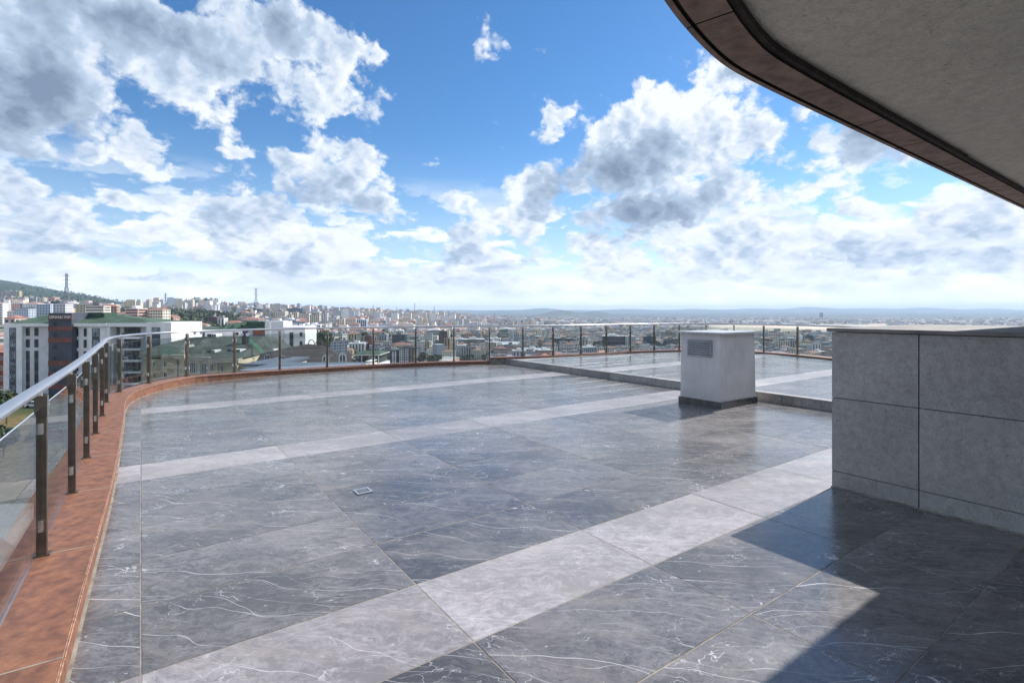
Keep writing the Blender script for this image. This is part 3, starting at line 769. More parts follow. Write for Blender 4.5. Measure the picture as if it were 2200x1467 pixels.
def land_material():
    m = D.materials.new('land'); m.use_nodes = True; n = NT(m.node_tree); b = n.n['Principled BSDF']
    pos = n.new('ShaderNodeNewGeometry').outputs['Position']
    at = n.new('ShaderNodeAttribute', attribute_name='land'); sp = n.new('ShaderNodeSeparateColor'); n.put(sp.inputs[0], at.outputs['Color'])
    vo = n.new('ShaderNodeTexVoronoi'); n.put(vo.inputs['Vector'], pos); vo.inputs['Scale'].default_value = .035
    vsep = n.new('ShaderNodeSeparateColor'); n.put(vsep.inputs[0], vo.outputs['Color'])
    vo2 = n.new('ShaderNodeTexVoronoi'); n.put(vo2.inputs['Vector'], pos); vo2.inputs['Scale'].default_value = .009
    v2 = n.new('ShaderNodeSeparateColor'); n.put(v2.inputs[0], vo2.outputs['Color'])
    town = n.mix(vsep.outputs[0], (.20, .195, .195), (.42, .41, .40))
    town = n.mix(n.mr(vsep.outputs[1], .62, .68), town, (.045, .062, .028))
    town = n.mix(n.mr(vsep.outputs[2], .86, .9), town, (.30, .13, .085))
    town = n.mix(n.mr(n.noise(pos, .004, 5, .6), .50, .60), town, (.05, .068, .032))
    town = n.mix(n.mr(v2.outputs[0], .84, .87), town, (.36, .35, .33))
    fo = n.noise(pos, .035, 6, .75)
    forest = n.mix(n.mr(fo, .38, .62), (.022, .042, .034), (.042, .068, .046))
    forest = n.mix(n.mr(n.noise(pos, .0035, 5, .6), .58, .66), forest, (.14, .115, .075))
    field = n.mix(n.mr(n.noise(n.vm('MULTIPLY', pos, (.3, 1.2, 1)), .012, 6, .6), .36, .62), (.34, .285, .20), (.62, .55, .45))
    c = n.mix(sp.outputs[0], town, forest); c = n.mix(sp.outputs[1], c, field)
    dry = n.mix(n.mr(n.noise(pos, .9, 7, .75), .36, .64), (.07, .060, .028), (.21, .16, .08)); c = n.mix(sp.outputs[2], c, dry)
    n.put(b.inputs['Base Color'], c); b.inputs['Roughness'].default_value = .95; b.inputs['Specular IOR Level'].default_value = .1
    return m
M_land = land_material()
def build_land():
    NA, NR = 420, 120
    azs = [-math.pi + 2 * math.pi * i / NA for i in range(NA)]
    fine_ = [R(-56) + R(112) * i / 300 for i in range(301)]
    azs = sorted([a for a in azs if abs(a) > R(56.5)] + fine_)
    rs = [26 * (27000 / 26) ** (i / (NR - 1)) for i in range(NR)]
    V = [(0, 0, -22)]; L = [(0, 0, 0)]; Fc = []
    for r in rs:
        for a in azs:
            x, y = r * math.sin(a), r * math.cos(a); V.append((x, y, ground_z(x, y)))
            px = CX + F * x / y if y > .2 * r else (5000 if x > 0 else -400); L.append((*land_kind(px, max(y, 1)), smoothstep((115 - px) / 30) * smoothstep((Y_ - 55) / 15) * smoothstep((118 - Y_) / 10) if (Y_ := max(y, 1)) < 140 and px < 130 else 0.0))
    n = len(azs)
    for i in range(n): Fc.append((0, 1 + (i + 1) % n, 1 + i))
    for k in range(NR - 1):
        for i in range(n):
            a, b_ = 1 + k * n + i, 1 + k * n + (i + 1) % n; Fc.append((a, b_, b_ + n, a + n))
    me = D.meshes.new('land'); me.from_pydata(V, [], Fc); me.materials.append(M_land)
    at = me.color_attributes.new('land', 'FLOAT_COLOR', 'POINT')
    at.data.foreach_set('color', [c for f, d, g in L for c in (f, d, g, 1)])
    me.polygons.foreach_set('use_smooth', [True] * len(Fc)); me.flip_normals(); me.update()
    structure(link('ground', me))
build_land()
LOWEST = -80.0
# the body of the house below the terrace
b = MB(); b.prism([(p.x, p.y) for p in [path[i] - nrm[i] * (OUTW - .03) for i in range(0, len(path), 6)]] + [(9.9, -6), (-1.0, -6)], -26, -.385, M_conc)
tag(b.build('terrace_house'), 'pale concrete house body carrying the marble terrace', 'house')

# ---------------------------------------------------------------- materials of the town
def town_wall():
    m = plain('town_wall', (.92, .92, .92), .85, var=.05, scale=.25, objcol=True); return m
M_town = town_wall()
M_troof = plain('town_roof_red', (.33, .16, .12), .85, var=.2, scale=.4)
M_tflat = plain('town_roof_grey', (.25, .25, .26), .85, var=.2, scale=.3)
M_tdark = plain('town_roof_dark', (.09, .10, .12), .8, var=.2, scale=.3)
M_win = plain('window_dark', (.035, .045, .06), .2, var=.3, scale=.2)
M_winl = plain('window_pale', (.26, .31, .36), .15, var=.35, scale=1.5)
M_wframe = plain('window_frame_dark', (.03, .032, .038), .4)
M_wwhite = plain('window_frame_white', (.72, .72, .72), .5, var=.04)
M_white = plain('white_render', (.84, .84, .85), .85, var=.05, scale=.4)
M_off = plain('pale_grey_render', (.66, .67, .70), .85, var=.06, scale=.4)
M_slate = plain('blue_grey_panel', (.060, .075, .105), .55, var=.15, scale=.3)
M_brownband = plain('brown_band', (.20, .075, .050), .7, var=.15, scale=.5)
M_green = plain('green_shingle', (.055, .105, .070), .85, var=.18, scale=.35, bump=.3, bscale=3, bdist=.03)
M_greend = plain('dark_green_sheet', (.030, .075, .042), .7, var=.2, scale=.6)
M_moss = plain('grey_green_shingle', (.055, .070, .060), .9, var=.2, scale=.4, bump=.3, bscale=4, bdist=.03)
M_beige = plain('beige_render', (.56, .48, .34), .9, var=.08, scale=.5)
M_beiged = plain('beige_trim', (.50, .45, .36), .85, var=.08, scale=.5)
M_brownroof = plain('brown_shingle', (.034, .026, .025), .9, var=.2, scale=.5, bump=.3, bscale=4, bdist=.03)
M_metalroof = plain('grey_sheet_roof', (.16, .19, .24), .45, .2, var=.12, scale=.6)
M_brick = plain('red_brick', (.26, .085, .055), .9, var=.2, scale=1.0)
M_ochre = plain('ochre_panel', (.36, .22, .09), .8, var=.15)
M_dish = plain('dish_white', (.75, .75, .74), .5, var=.05)
M_steel = plain('lattice_steel', (.20, .21, .24), .6, .5)
M_cladw = plain('pale_clad', (.58, .60, .64), .7, var=.05)
M_tyre = plain('tyre', (.02, .02, .02), .9)
M_carw = plain('car_white', (.75, .75, .75), .25, var=.03)
M_cary = plain('car_yellow', (.70, .45, .05), .3, var=.03)
M_leaf = plain('leaf', (.062, .092, .030), .7, var=.4, scale=.9, col2=(.020, .036, .012))
M_leafd = plain('leaf_dark', (.034, .060, .026), .7, var=.4, scale=.9, col2=(.012, .024, .011))
M_bark = plain('bark', (.09, .07, .05), .9)
def pbox(mb, x0, x1, y0, y1, Z, d, mat, skip=()):          # a box whose front face fills a photo rectangle at depth Z
    a, b_ = PX(x0, y1, Z), PX(x1, y0, Z); mb.box((a.x, Z, a.z), (b_.x, Z + d, b_.z), mat, skip=skip)
def part(name, parent, args, mat, d=.3):
    mb = MB(); pbox(mb, *args, d, mat); return mb.build(name, parent)
def window(parent, x0, x1, y0, y1, Z, frame=M_wframe, pane=M_winl, n=2):
    mb = MB(); a, b_ = PX(x0, y1, Z), PX(x1, y0, Z); t = .07
    mb.box((a.x, Z - .05, a.z), (b_.x, Z + .06, a.z + t), frame); mb.box((a.x, Z - .05, b_.z - t), (b_.x, Z + .06, b_.z), frame)
    for k in range(n + 1):
        x = a.x + (b_.x - a.x - t) * k / n; mb.box((x, Z - .05, a.z + t), (x + t, Z + .06, b_.z - t), frame)
    w = mb.build('window', parent)
    mb = MB(); mb.box((a.x + .02, Z - .02, a.z + .02), (b_.x - .02, Z + .03, b_.z - .02), pane); mb.build('pane', w)
    return w
def base_y(Z, px): return HY + (EYE - ground_z((px - CX) / F * Z, Z)) * F / Z

# ---------------------------------------------------------------- white apartment building with the lettered stair tower
Zw = 141.0; gy = base_y(Zw, 190) + 2
B = thing('apartment_building', 'white apartment building with green hipped roof and dark stair tower bearing a sign', 'building', (0, 0, 0))
part('wall', B, (8, 47, 695, gy, Zw), M_white, 14); part('wall', B, (47, 104, 701.5, gy, Zw + .9), M_off, 13)
part('roof_edge', B, (46.5, 104, 695, 701.3, Zw - .3), M_white, 14)
part('wall', B, (154, 228, 701.5, gy, Zw + .7), M_white, 13); part('roof_edge', B, (145, 228, 695, 701.3, Zw - .45), M_white, 14)
part('wall', B, (191, 227.5, 701.4, gy, Zw + .2), M_white, .45)
part('wall', B, (228, 235.5, 702, gy, Zw), M_white, 13); part('wall', B, (235.7, 314, 702, gy, Zw + 2.6), M_off, 11)
part('roof_edge', B, (228.3, 314, 694.5, 701.8, Zw - .2), M_white, 14.5); part('wall', B, (314.2, 368, 692.5, gy, Zw), M_white, 14)
pitch = 24.7
for k in range(6):
    y = 704 + pitch * k
    window(B, 20, 34, y, y + 17.5, Zw - .06, n=3); part('spandrel', B, (20, 34, y + 17.7, y + pitch - .2, Zw - .04), M_slate, .04) if k < 5 else None
    for x0, x1 in ((56, 63.5), (74, 82)):
        window(B, x0, x1, y, y + 17.5, Zw + .84, n=1, pane=M_win)
        if k in (2, 3, 4): part('spandrel', B, (x0, x1, y + 17.7, y + pitch - .2, Zw + .86), M_slate, .04)
    for x0, x1 in ((160, 168.3), (180, 186)): window(B, x0, x1, y + 1, y + 18.5, Zw + .64, n=1, pane=M_win)
    window(B, 197.5, 214, y + 1, y + 18.5, Zw + .14, n=2); part('spandrel', B, (197.5, 214, y + 18.7, y + pitch + .8, Zw + .16), M_slate, .04)
    window(B, 236.5, 257, y - .5, y + 19, Zw + 2.54, n=3); window(B, 267, 302, y - 1, y + 17, Zw + 2.54, n=5, pane=M_win)
    window(B, 326, 344, y - 1, y + 10, Zw - .06, n=3); part('spandrel', B, (326, 344, y + 10.2, y + pitch - 1.2, Zw - .04), M_slate, .04)
    bal = part('balcony', B, (262, 300, y + 19.5, y + 24, Zw - .3), M_white, 2.85)
    mb = MB(); pbox(mb, 262.2, 299.8, y + 11, y + 19.4, Zw - .28, .05, M_win); mb.build('balcony_front', bal)
tw = part('stair_tower', B, (104.2, 153.8, 672, gy, Zw - 1.0), M_slate, 8)
for y0, y1 in ((701.5, 710.8), (725.5, 735.8), (775, 785.5), (800, 810), (826, 836)): part('brown_band', B, (103, 154, y0, y1, Zw - 1.2), M_brownband, .19)
sg = part('sign_board', B, (103, 154, 676.8, 686.2, Zw - 1.25), M_brownband, .24)
for k in range(6): window(B, 114, 120.3, 692 + pitch * k, 700 + pitch * k, Zw - 1.06, n=1, pane=M_win)
tc = D.curves.new('sign_lettering', 'FONT'); tc.body = 'OSMANLI YAPI'; tc.align_x = 'CENTER'; tc.align_y = 'CENTER'; tc.size = 1.0; tc.extrude = .04; tc.offset = .012
lt = D.objects.new('sign_lettering', tc); COL.objects.link(lt); lt.parent = sg
pc = PX(128.3, 681.6, Zw - 1.30); lt.location = pc; lt.rotation_euler = (R(90), 0, 0)
tc.materials.append(M_dish)
bpy.context.view_layer.update(); wdt = lt.dimensions.x or 7
lt.scale = (5.75 / wdt, 1.05, 1)
bpy.context.view_layer.update()
lme = D.meshes.new_from_object(lt.evaluated_get(bpy.context.evaluated_depsgraph_get())); lme.name = 'sign_lettering'
lm = link('lettering', lme, sg, pc); lm.rotation_euler = (R(90), 0, 0); lm.scale = lt.scale.copy(); lm['kind'] = 'stuff'; D.objects.remove(lt)
mb = MB()
ea, eb = PX(16, 694.6, Zw + .2), PX(352, 694.6, Zw + .2); zr = PX(0, 674.5, Zw + 7).z; ze = ea.z
ra, rb = PX(108, 675, Zw + 7), PX(244, 675, Zw + 7); y0, y1 = Zw + .2, Zw + 13.9
mb.poly([(ea.x, y0, ze), (eb.x, y0, ze), (rb.x, Zw + 7, zr), (ra.x, Zw + 7, zr)], M_green); mb.poly([(eb.x, y0, ze), (eb.x, y1, ze), (rb.x, Zw + 7, zr)], M_green)
mb.poly([(eb.x, y1, ze), (ea.x, y1, ze), (ra.x, Zw + 7, zr), (rb.x, Zw + 7, zr)], M_green); mb.poly([(ea.x, y1, ze), (ea.x, y0, ze), (ra.x, Zw + 7, zr)], M_green)
rf = mb.build('roof', B)
mb = MB(); pbox(mb, 157, 224, 672.2, 684, Zw + 4.5, 5, M_greend); mb.build('roof_house', rf)
mb = MB(); pbox(mb, 162, 166, 675.5, 680, Zw + 4.4, .09, M_dish); mb.build('roof_hatch', rf)
mb = MB(); p0 = PX(154.6, 700, Zw - .6); mb.bar(p0, p0 + Vector((0, 0, 3.6)), .14, M_dish, n=6); mb.build('vent_pipe', B)

# its twin further on, seen over the beige house
Zt = 176.0; gy = base_y(Zt, 500) + 2
B = thing('apartment_building', 'second pale apartment building with green roof and white stair box behind the beige house', 'building')
part('wall', B, (368.5, 440, 706.5, 714, Zt), M_white, 12); part('wall', B, (368.5, 440, 714.2, gy, Zt + .5), M_slate, 11)
part('brick_band', B, (369, 400, 725, 745, Zt + .3), M_brownband, .19)
for x in (386, 389.5): window(B, x, x + 2.6, 715.5, 723.5, Zt + .42, n=1, frame=M_wwhite)
part('wall', B, (440.2, 530, 707.5, gy, Zt + .2), M_white, 11)
part('wall', B, (530.2, 568.8, 720.3, gy, Zt + 1.2), M_slate, 9); part('brown_band', B, (530.2, 569, 709.8, 720.1, Zt + .4), M_brownband, 9)
for x in (533, 541, 549, 557): window(B, x, x + 5, 721.5, 731, Zt + 1.12, n=1)
part('stair_box', B, (569.2, 609, 690.3, gy, Zt - .4), M_cladw, 7); part('pilaster', B, (579, 582.5, 690.6, gy, Zt - .5), M_white, .09)
part('wall', B, (609.2, 656, 702, gy, Zt), M_white, 10); part('grey_panel', B, (609.4, 655.8, 717.5, 726, Zt - .06), M_off, .05)
for k in range(3):
    window(B, 622, 630, 714 + 20 * k, 729 + 20 * k, Zt - .13, n=2, pane=M_win)
    part('spandrel', B, (622, 630, 729.2 + 20 * k, 733.8 + 20 * k, Zt - .11), M_slate, .04)
    window(B, 644, 649.5, 714 + 19 * k, 723 + 19 * k, Zt - .13, n=2, pane=M_win)
mb = MB()
A = [PX(440, 708, Zt), PX(569, 708, Zt), PX(569, 702, Zt + 11), PX(440, 702, Zt + 11)]; ze = A[0].z; zr = PX(0, 690, Zt + 6).z
r0, r1 = PX(528, 690, Zt + 6), PX(566, 690, Zt + 6)
f0, f1 = Vector((A[0].x, Zt, ze)), Vector((A[1].x, Zt, ze)); g0, g1 = Vector((A[0].x, Zt + 12, ze)), Vector((A[1].x, Zt + 12, ze)); q0, q1 = Vector((r0.x, Zt + 6, zr)), Vector((r1.x, Zt + 6, zr))
mb.poly([f0, f1, q1, q0], M_green); mb.poly([g1, g0, q0, q1], M_green); mb.poly([g0, f0, q0], M_green); mb.poly([f1, g1, q1], M_green); rf = mb.build('roof', B)
mb = MB(); pbox(mb, 529, 569, 691, 704, Zt + 2.2, 5, M_greend); mb.build('roof_house', rf)
for x in (480, 500, 517): mb = MB(); pbox(mb, x, x + 2.5, 697, 706, Zt + 1.6, 1, M_greend); mb.build('roof_vent', rf)
mb = MB(); a0, a1, a2, a3 = PX(368, 707, Zt - .3), PX(446, 707, Zt - .3), PX(420, 699, Zt + 6), PX(368, 692, Zt + 7)
mb.poly([a0, a1, a2, a3], M_moss); mb.poly([a1, Vector((a1.x, Zt + 12, a1.z)), a2], M_moss); mb.poly([a3, a2, Vector((a1.x, Zt + 12, a1.z)), Vector((a0.x, Zt + 12, a0.z))], M_moss); mb.build('roof', B)

# ---------------------------------------------------------------- beige house with the large grey-green roof
Zb = 100.0; gy = base_y(Zb, 420) + 2
B = thing('beige_house', 'beige rendered house with large grey green hipped roof and pale cornice', 'house')
part('wall', B, (306, 346, 771, gy, Zb + 1.2), M_beige, 9); part('wall', B, (320, 345.8, 771.2, gy, Zb + .2), M_beige, .95)
part('wall', B, (346.2, 395, 771, gy, Zb), M_beige, 11); part('wall', B, (395.2, 510, 775, gy, Zb + .5), M_beige, 14)
for x0, x1, z in ((422, 430, .2), (446, 468, .2), (487, 510, .1)): part('bay', B, (x0, x1, 776, gy, Zb + z), M_beige, .45)
for x0, x1, y0, y1, z in ((298, 347, 761.5, 768, .5), (346, 364, 764, 770.8, -.5), (364.2, 395.5, 762.5, 770.8, -.4), (395.7, 449, 767.5, 774.5, .0), (449.2, 512, 771, 779, -.5)):
    part('cornice', B, (x0, x1, y0, y1, Zb + z), M_beiged, 1.6)
part('string_course', B, (306, 395, 791.5, 793.5, Zb - .08), M_beiged, .07)
for y in (775, 798.5):
    window(B, 328.5, 335, y, y + 12.5, Zb + .13, frame=M_wwhite, pane=M_win); window(B, 352, 359, y, y + 13, Zb - .07, frame=M_wwhite, pane=M_win)
for x0, x1, y0, y1, z in ((408, 420.5, 778, 802, .43), (433, 444.5, 780, 803, .43), (451.5, 458.5, 782, 797, .13), (473, 480.5, 784, 799, .43)): window(B, x0, x1, y0, y1, Zb + z, frame=M_wwhite, pane=M_win, n=3 if x1 - x0 > 9 else 2)
mb = MB(); p0 = PX(382, 772, Zb - .1); mb.bar(p0, p0 - Vector((0, 0, 12)), .13, M_wframe, n=6); mb.build('drain_pipe', B)
mb = MB(); p0, p1, p2, p3 = PX(497, 780, Zb + 1), PX(509.9, 776, Zb + 1), PX(545, 776, Zb + 16), PX(545, 790, Zb + 16)
mb.box((p1.x + .02, Zb + .9, -24), (p1.x + 6.5, Zb + 14, PX(0, 779, Zb).z - .2), M_beige); mb.build('side_wall', B)
mb = MB()
P = {k: PX(*v) for k, v in dict(a=(396, 767.5, Zb - .1), b=(512, 771.5, Zb - .4), c=(628, 746, Zb + 42), d=(445, 723, Zb + 15), e=(566, 721.5, Zb + 24), f=(396, 726, Zb + 24), g=(600, 726, Zb + 46)).items()}
mb.poly([P['a'], P['b'], P['e'], P['d']], M_moss); mb.poly([P['b'], P['c'], P['e']], M_moss); mb.poly([P['a'], P['d'], P['f']], M_moss); mb.poly([P['d'], P['e'], P['g'], P['f']], M_moss); mb.poly([P['e'], P['c'], P['g']], M_moss)
rf = mb.build('roof', B)
mb = MB(); P2 = {k: PX(*v) for k, v in dict(a=(300, 761.6, Zb), b=(347, 764, Zb - .3), b2=(395.3, 762.6, Zb + .2), c=(352, 738, Zb + 8), d=(330, 745, Zb + 8), e=(396, 728, Zb + 24), f=(300, 752, Zb + 12)).items()}
mb.poly([P2['a'], P2['b'], P2['c'], P2['d']], M_moss); mb.poly([P2['b'], P2['b2'], P2['c']], M_green); mb.poly([P2['b2'], P2['e'], P2['c']], M_moss); mb.poly([P2['a'], P2['d'], P2['f']], M_moss); mb.poly([P2['d'], P2['c'], P2['e'], P2['f']], M_moss)
mb.build('roof', B)
for x0, x1, y0, y1, Zr in ((497, 516, 750.5, 758, Zb + 6.2), (574, 588, 750, 757, Zb + 24), (453, 461, 752, 757, Zb + 4.5), (454, 464, 717.5, 724, Zb + 15.5)):
    sk = MB(); pbox(sk, x0 - 9, x0 - .2, y0 + .5, y1, Zr, 2.5, M_wframe); sk = sk.build('dormer', rf)
    mb = MB(); pbox(mb, x0, x1, y0, y1, Zr - .1, 2.4, M_wwhite); o = mb.build('skylight', rf)
    for k in range(2): mb = MB(); w_ = (x1 - x0) / 2; pbox(mb, x0 + k * w_ + w_ * .12, x0 + (k + 1) * w_ - w_ * .12, y0 + 1.2, y1 - 1.4, Zr - .16, .05, M_win); mb.build('pane', o)
mb = MB(); pbox(mb, 519.5, 527.5, 722, 738, Zb + 13.5, 1.6, M_wframe); pbox(mb, 521, 533, 711, 722.2, Zb + 13.3, 2, M_slate); mb.build('chimney', rf)
mb = MB(); a0, a1, a2, a3 = PX(405, 747, Zb + 7), PX(448, 739, Zb + 11), PX(440, 737, Zb + 13), PX(398, 743, Zb + 10); up = Vector((0, 0, .12)); mb.poly([a0 + up, a1 + up, a2 + up, a3 + up], M_beiged); mb.poly([a0, a1, a1 + up, a0 + up], M_beiged); mb.build('roof_ledge', rf)
# green metal ladder lying on that roof
lad = thing('roof_ladder', 'bright green metal ladder lying on the grey green roof', 'ladder')
M_ladder = plain('green_paint', (.08, .42, .20), .5)
la, lb = PX(533, 728, Zb + 15), PX(561, 757, Zb + 7.5); off = (PX(538, 728, Zb + 15) - la)
for s in (0, 1):
    mb = MB(); mb.bar(la + off * s, lb + off * s, .10, M_ladder); mb.build('side_rail', lad)
for k in range(9):
    mb = MB(); t = (k + .5) / 9; mb.bar(la.lerp(lb, t), la.lerp(lb, t) + off, .06, M_ladder); mb.build('rung', lad)
# satellite dishes
def dish(px, py, Z, col, label):
    o = thing('satellite_dish', label, 'satellite dish', PX(px, py + 6, Z), 0, 'satellite dishes on the roof ridge')
    mb = MB(); c = Vector((0, 0, .62)); ax = Vector((.35, -.85, .4)).normalized(); u = ax.cross(Vector((0, 0, 1))).normalized(); v = u.cross(ax); k = 16; rings = []
    for r, dp in ((.0, .0), (.22, .025), (.38, .08)):
        rings.append([c + u * (r * math.cos(2 * math.pi * j / k)) + v * (r * math.sin(2 * math.pi * j / k)) + ax * dp for j in range(k)])
    for r in rings: mb.v += [tuple(p) for p in r]
    for s in range(2):
        for j in range(k): mb.f.append((s * k + j, s * k + (j + 1) % k, (s + 1) * k + (j + 1) % k, (s + 1) * k + j)); mb.m.append(mb.mi(col))
    mb.build('reflector', o)
    mb = MB(); mb.bar((0, .06, 0), c, .05, M_steel, n=6); mb.build('mast', o); mb = MB(); mb.bar(c - v * .36 + ax * .08, c + ax * .42, .03, M_steel); mb.build('feed_arm', o)
dish(418.5, 716.5, Zb + 17, M_dish, 'white satellite dish on the left end of the grey green roof ridge')
dish(432, 716, Zb + 17, M_dish, 'white satellite dish second along the grey green roof ridge')
dish(519, 719, Zb + 13, M_dish, 'white satellite dish just left of the dark chimney')
dish(532.5, 719, Zb + 13, M_dish, 'white satellite dish just right of the dark chimney')
dish(509, 717.5, Zb + 14, M_brick, 'brick red satellite dish beside the white ones near the chimney')

# ---------------------------------------------------------------- grey sheet roofs, brown roofed house, pavilion
def flat_house(label, x0, x1, ytop, Z, d, wall, roof, cat='house', name='low_house', h=.35):
    o = thing(name, label, cat); a, c = PX(x0, ytop, Z), PX(x1, ytop, Z)
    mb = MB(); mb.box((a.x + .3, Z + .3, ground_z(a.x, Z) - 1), (c.x - .3, Z + d - .3, a.z - h), wall); mb.build('wall', o)
    mb = MB(); mb.box((a.x, Z, a.z - h + .002), (c.x, Z + d, a.z), roof); mb.build('roof', o); return o
flat_house('low house with flat blue grey sheet metal roof just beyond the kerb', 512, 735, 796, 58, 9.5, M_off, M_metalroof)
flat_house('smaller grey sheet roof stepping up behind the blue grey one', 520, 592, 782, 72, 12, M_off, M_metalroof)
Zr = 80.0
B = thing('brown_roofed_house', 'house with broad dark brown shingle roof and arched white dormer windows', 'house')
P = {k: PX(*v) for k, v in dict(a=(538, 797, Zr - 4), b=(768, 794, Zr + 2), d=(598, 751, Zr + 14), e=(662, 738.5, Zr + 24), e2=(696, 743, Zr + 22), c=(764, 772, Zr + 24), f=(560, 760, Zr + 26)).items()}
mb = MB(); mb.poly([P['a'], P['b'], P['e2'], P['e'], P['d']], M_brownroof); mb.poly([P['b'], P['c'], P['e2']], M_brownroof); mb.poly([P['a'], P['d'], P['f']], M_brownroof); mb.poly([P['d'], P['e'], P['f']], M_brownroof); mb.poly([P['e'], P['e2'], P['c'], P['f']], M_brownroof); rf = mb.build('roof', B)
mb = MB(); mb.box((P['a'].x + 1, Zr - 2, -26), (P['b'].x - 1, Zr + 20, min(P['a'].z, P['b'].z) - .3), M_beige); mb.build('wall', B)
for x0, x1, y0, y1, Z in ((569, 579, 762, 777, Zr + 1.5), (602, 611, 765, 776, Zr + .5), (693.5, 706, 764, 777, Zr + 1.5), (729, 743, 761, 777, Zr + .8)):
    c0, c1 = PX(x0, y1, Z), PX(x1, y0, Z); xm = (c0.x + c1.x) / 2; hw_ = (c1.x - c0.x) / 2; zt = c1.z
    arc = [(xm + hw_ * math.cos(math.pi * k / 8), zt - hw_ + hw_ * math.sin(math.pi * k / 8)) for k in range(9)]
    out = [(c1.x + .12, c0.z)] + [(xm + (p[0] - xm) * 1.18, (p[1] - zt + hw_) * 1.3 + zt - hw_) for p in arc] + [(c0.x - .12, c0.z)]
    mb = MB(); mb.poly([(p[0], Z, p[1]) for p in out][::-1], M_wwhite)
    for i in range(len(out) - 1): mb.poly([(out[i][0], Z, out[i][1]), (out[i + 1][0], Z, out[i + 1][1]), (out[i + 1][0], Z + 2.6, out[i + 1][1]), (out[i][0], Z + 2.6, out[i][1])], M_brownroof)
    dm = mb.build('dormer', B)
    win = [(c1.x - .08, c0.z + .06)] + [(xm + (p[0] - xm) * .9, (p[1] - zt + hw_) * .9 + zt - hw_) for p in arc] + [(c0.x + .08, c0.z + .06)]
    mb = MB(); mb.poly([(p[0], Z - .03, p[1]) for p in win][::-1], M_win); mb.build('arched_pane', dm)
    mb = MB(); mb.box((xm - .04, Z - .08, c0.z + .06), (xm + .04, Z - .035, zt - .08), M_wwhite); mb.box((c0.x, Z - .08, c0.z), (c1.x, Z - .035, c0.z + .06), M_wwhite); mb.build('mullion', dm)
mb = MB(); mb.bar(PX(602, 775, Zr - .8), PX(638, 776.5, Zr - .6), .12, M_wwhite); mb.build('gutter_rail', B)
for x in (669, 685):
    mb = MB(); c = PX(x, 742, Zr + 20)
    for k in range(10): t0, t1 = math.pi * k / 10, math.pi * (k + 1) / 10; mb.bar(c + Vector((.62 * math.cos(t0), 0, 1.1 * math.sin(t0))), c + Vector((.62 * math.cos(t1), 0, 1.1 * math.sin(t1))), .12, M_brick)
    mb.build('roof_hoop', B)
Zp = 96.0
B = thing('roof_pavilion', 'small pavilion with olive hipped roof on slim white posts beside the brown roof', 'pavilion')
zE = PX(0, 761.8, Zp).z; xa, xb = PX(757.5, 761, Zp).x, PX(816, 761, Zp).x; zT = PX(0, 752, Zp + 4).z
mb = MB(); q = [(xa, Zp, zE), (xb, Zp, zE), (xb, Zp + 8, zE), (xa, Zp + 8, zE)]; t = [(xa + 1, Zp + 3.5, zT), (xb - 1, Zp + 3.5, zT)]
mb.poly([q[0], q[1], t[1], t[0]], M_green); mb.poly([q[1], q[2], t[1]], M_green); mb.poly([q[2], q[3], t[0], t[1]], M_green); mb.poly([q[3], q[0], t[0]], M_green); mb.build('roof', B)
mb = MB(); mb.box((xa, Zp - .05, zE - .16), (xb, Zp + 8, zE - .005), M_wwhite); mb.build('eave_trim', B)
for x in (777, 813): mb = MB(); p0 = PX(x, 763, Zp + .1); mb.bar(p0, p0 - Vector((0, 0, 1.7)), .14, M_wwhite); mb.build('post', B)
mb = MB(); x0, x1 = PX(770, 0, Zp + 2).x, PX(815, 0, Zp + 2).x; mb.box((x0, Zp + 2, -26), (x1, Zp + 8, zE - .17), M_moss); mb.build('wall', B)
for x in (792, 796, 800): window(B, x, x + 2.8, 764.5, 772, Zp + 1.94, n=1, frame=M_wwhite)
mb = MB(); mb.box((xa, Zp - 2.5, -26), (xb, Zp + 7.9, zE - 1.75), M_off); mb.build('terrace_block', B)
flat_house('tiny white stair head box beside the olive pavilion', 785, 799, 776, 78, 3, M_white, M_white, 'stair box', 'stair_box', .1)

# striped twin towers
Zs_ = 560.0; gy = base_y(Zs_, 855) + 3
for lab, x0, x1, y0, stripes, wins in (
    ('striped white and ochre tower with dark slab roof standing left of its taller twin', 812.5, 851.5, 754, ((815, 818.5, M_white), (821, 824.5, M_white), (827, 835, M_ochre), (842.5, 845.5, M_white), (848, 851, M_white)), ((819, 820.6), (829, 833), (837, 841.5), (846, 847.6))),
    ('taller striped tower with ochre end and white window frames right of its twin', 857.5, 897, 748, ((858, 867, M_white), (870, 877, M_white), (882, 885, M_ochre), (888, 892, M_ochre), (895, 897, M_white)), ((859.5, 861.7), (863.5, 865.7), (871.5, 875.5), (885.3, 887.7)))):
    B = thing('striped_tower', lab, 'tower block'); part('wall', B, (x0, x1, y0, gy, Zs_), M_slate, 18)
    for a, c, m in stripes: part('stripe', B, (a, c, y0 + 1.2, gy, Zs_ - .5), m, .49)
    part('roof_slab', B, (x0 - 1, x1 + 1, y0 - 1.6, y0 - .1, Zs_ - 1.2), M_tdark, 21); part('roof_house', B, (x0 + 8, x1 - 10, y0 - 4, y0 - 1.8, Zs_ + 5), M_tdark, 8)
    for a, c in wins:
        for k in range(7): part('window', B, (a, c, y0 + 2.4 + 5.2 * k, y0 + 5.4 + 5.2 * k, Zs_ - .8), M_win, .25)

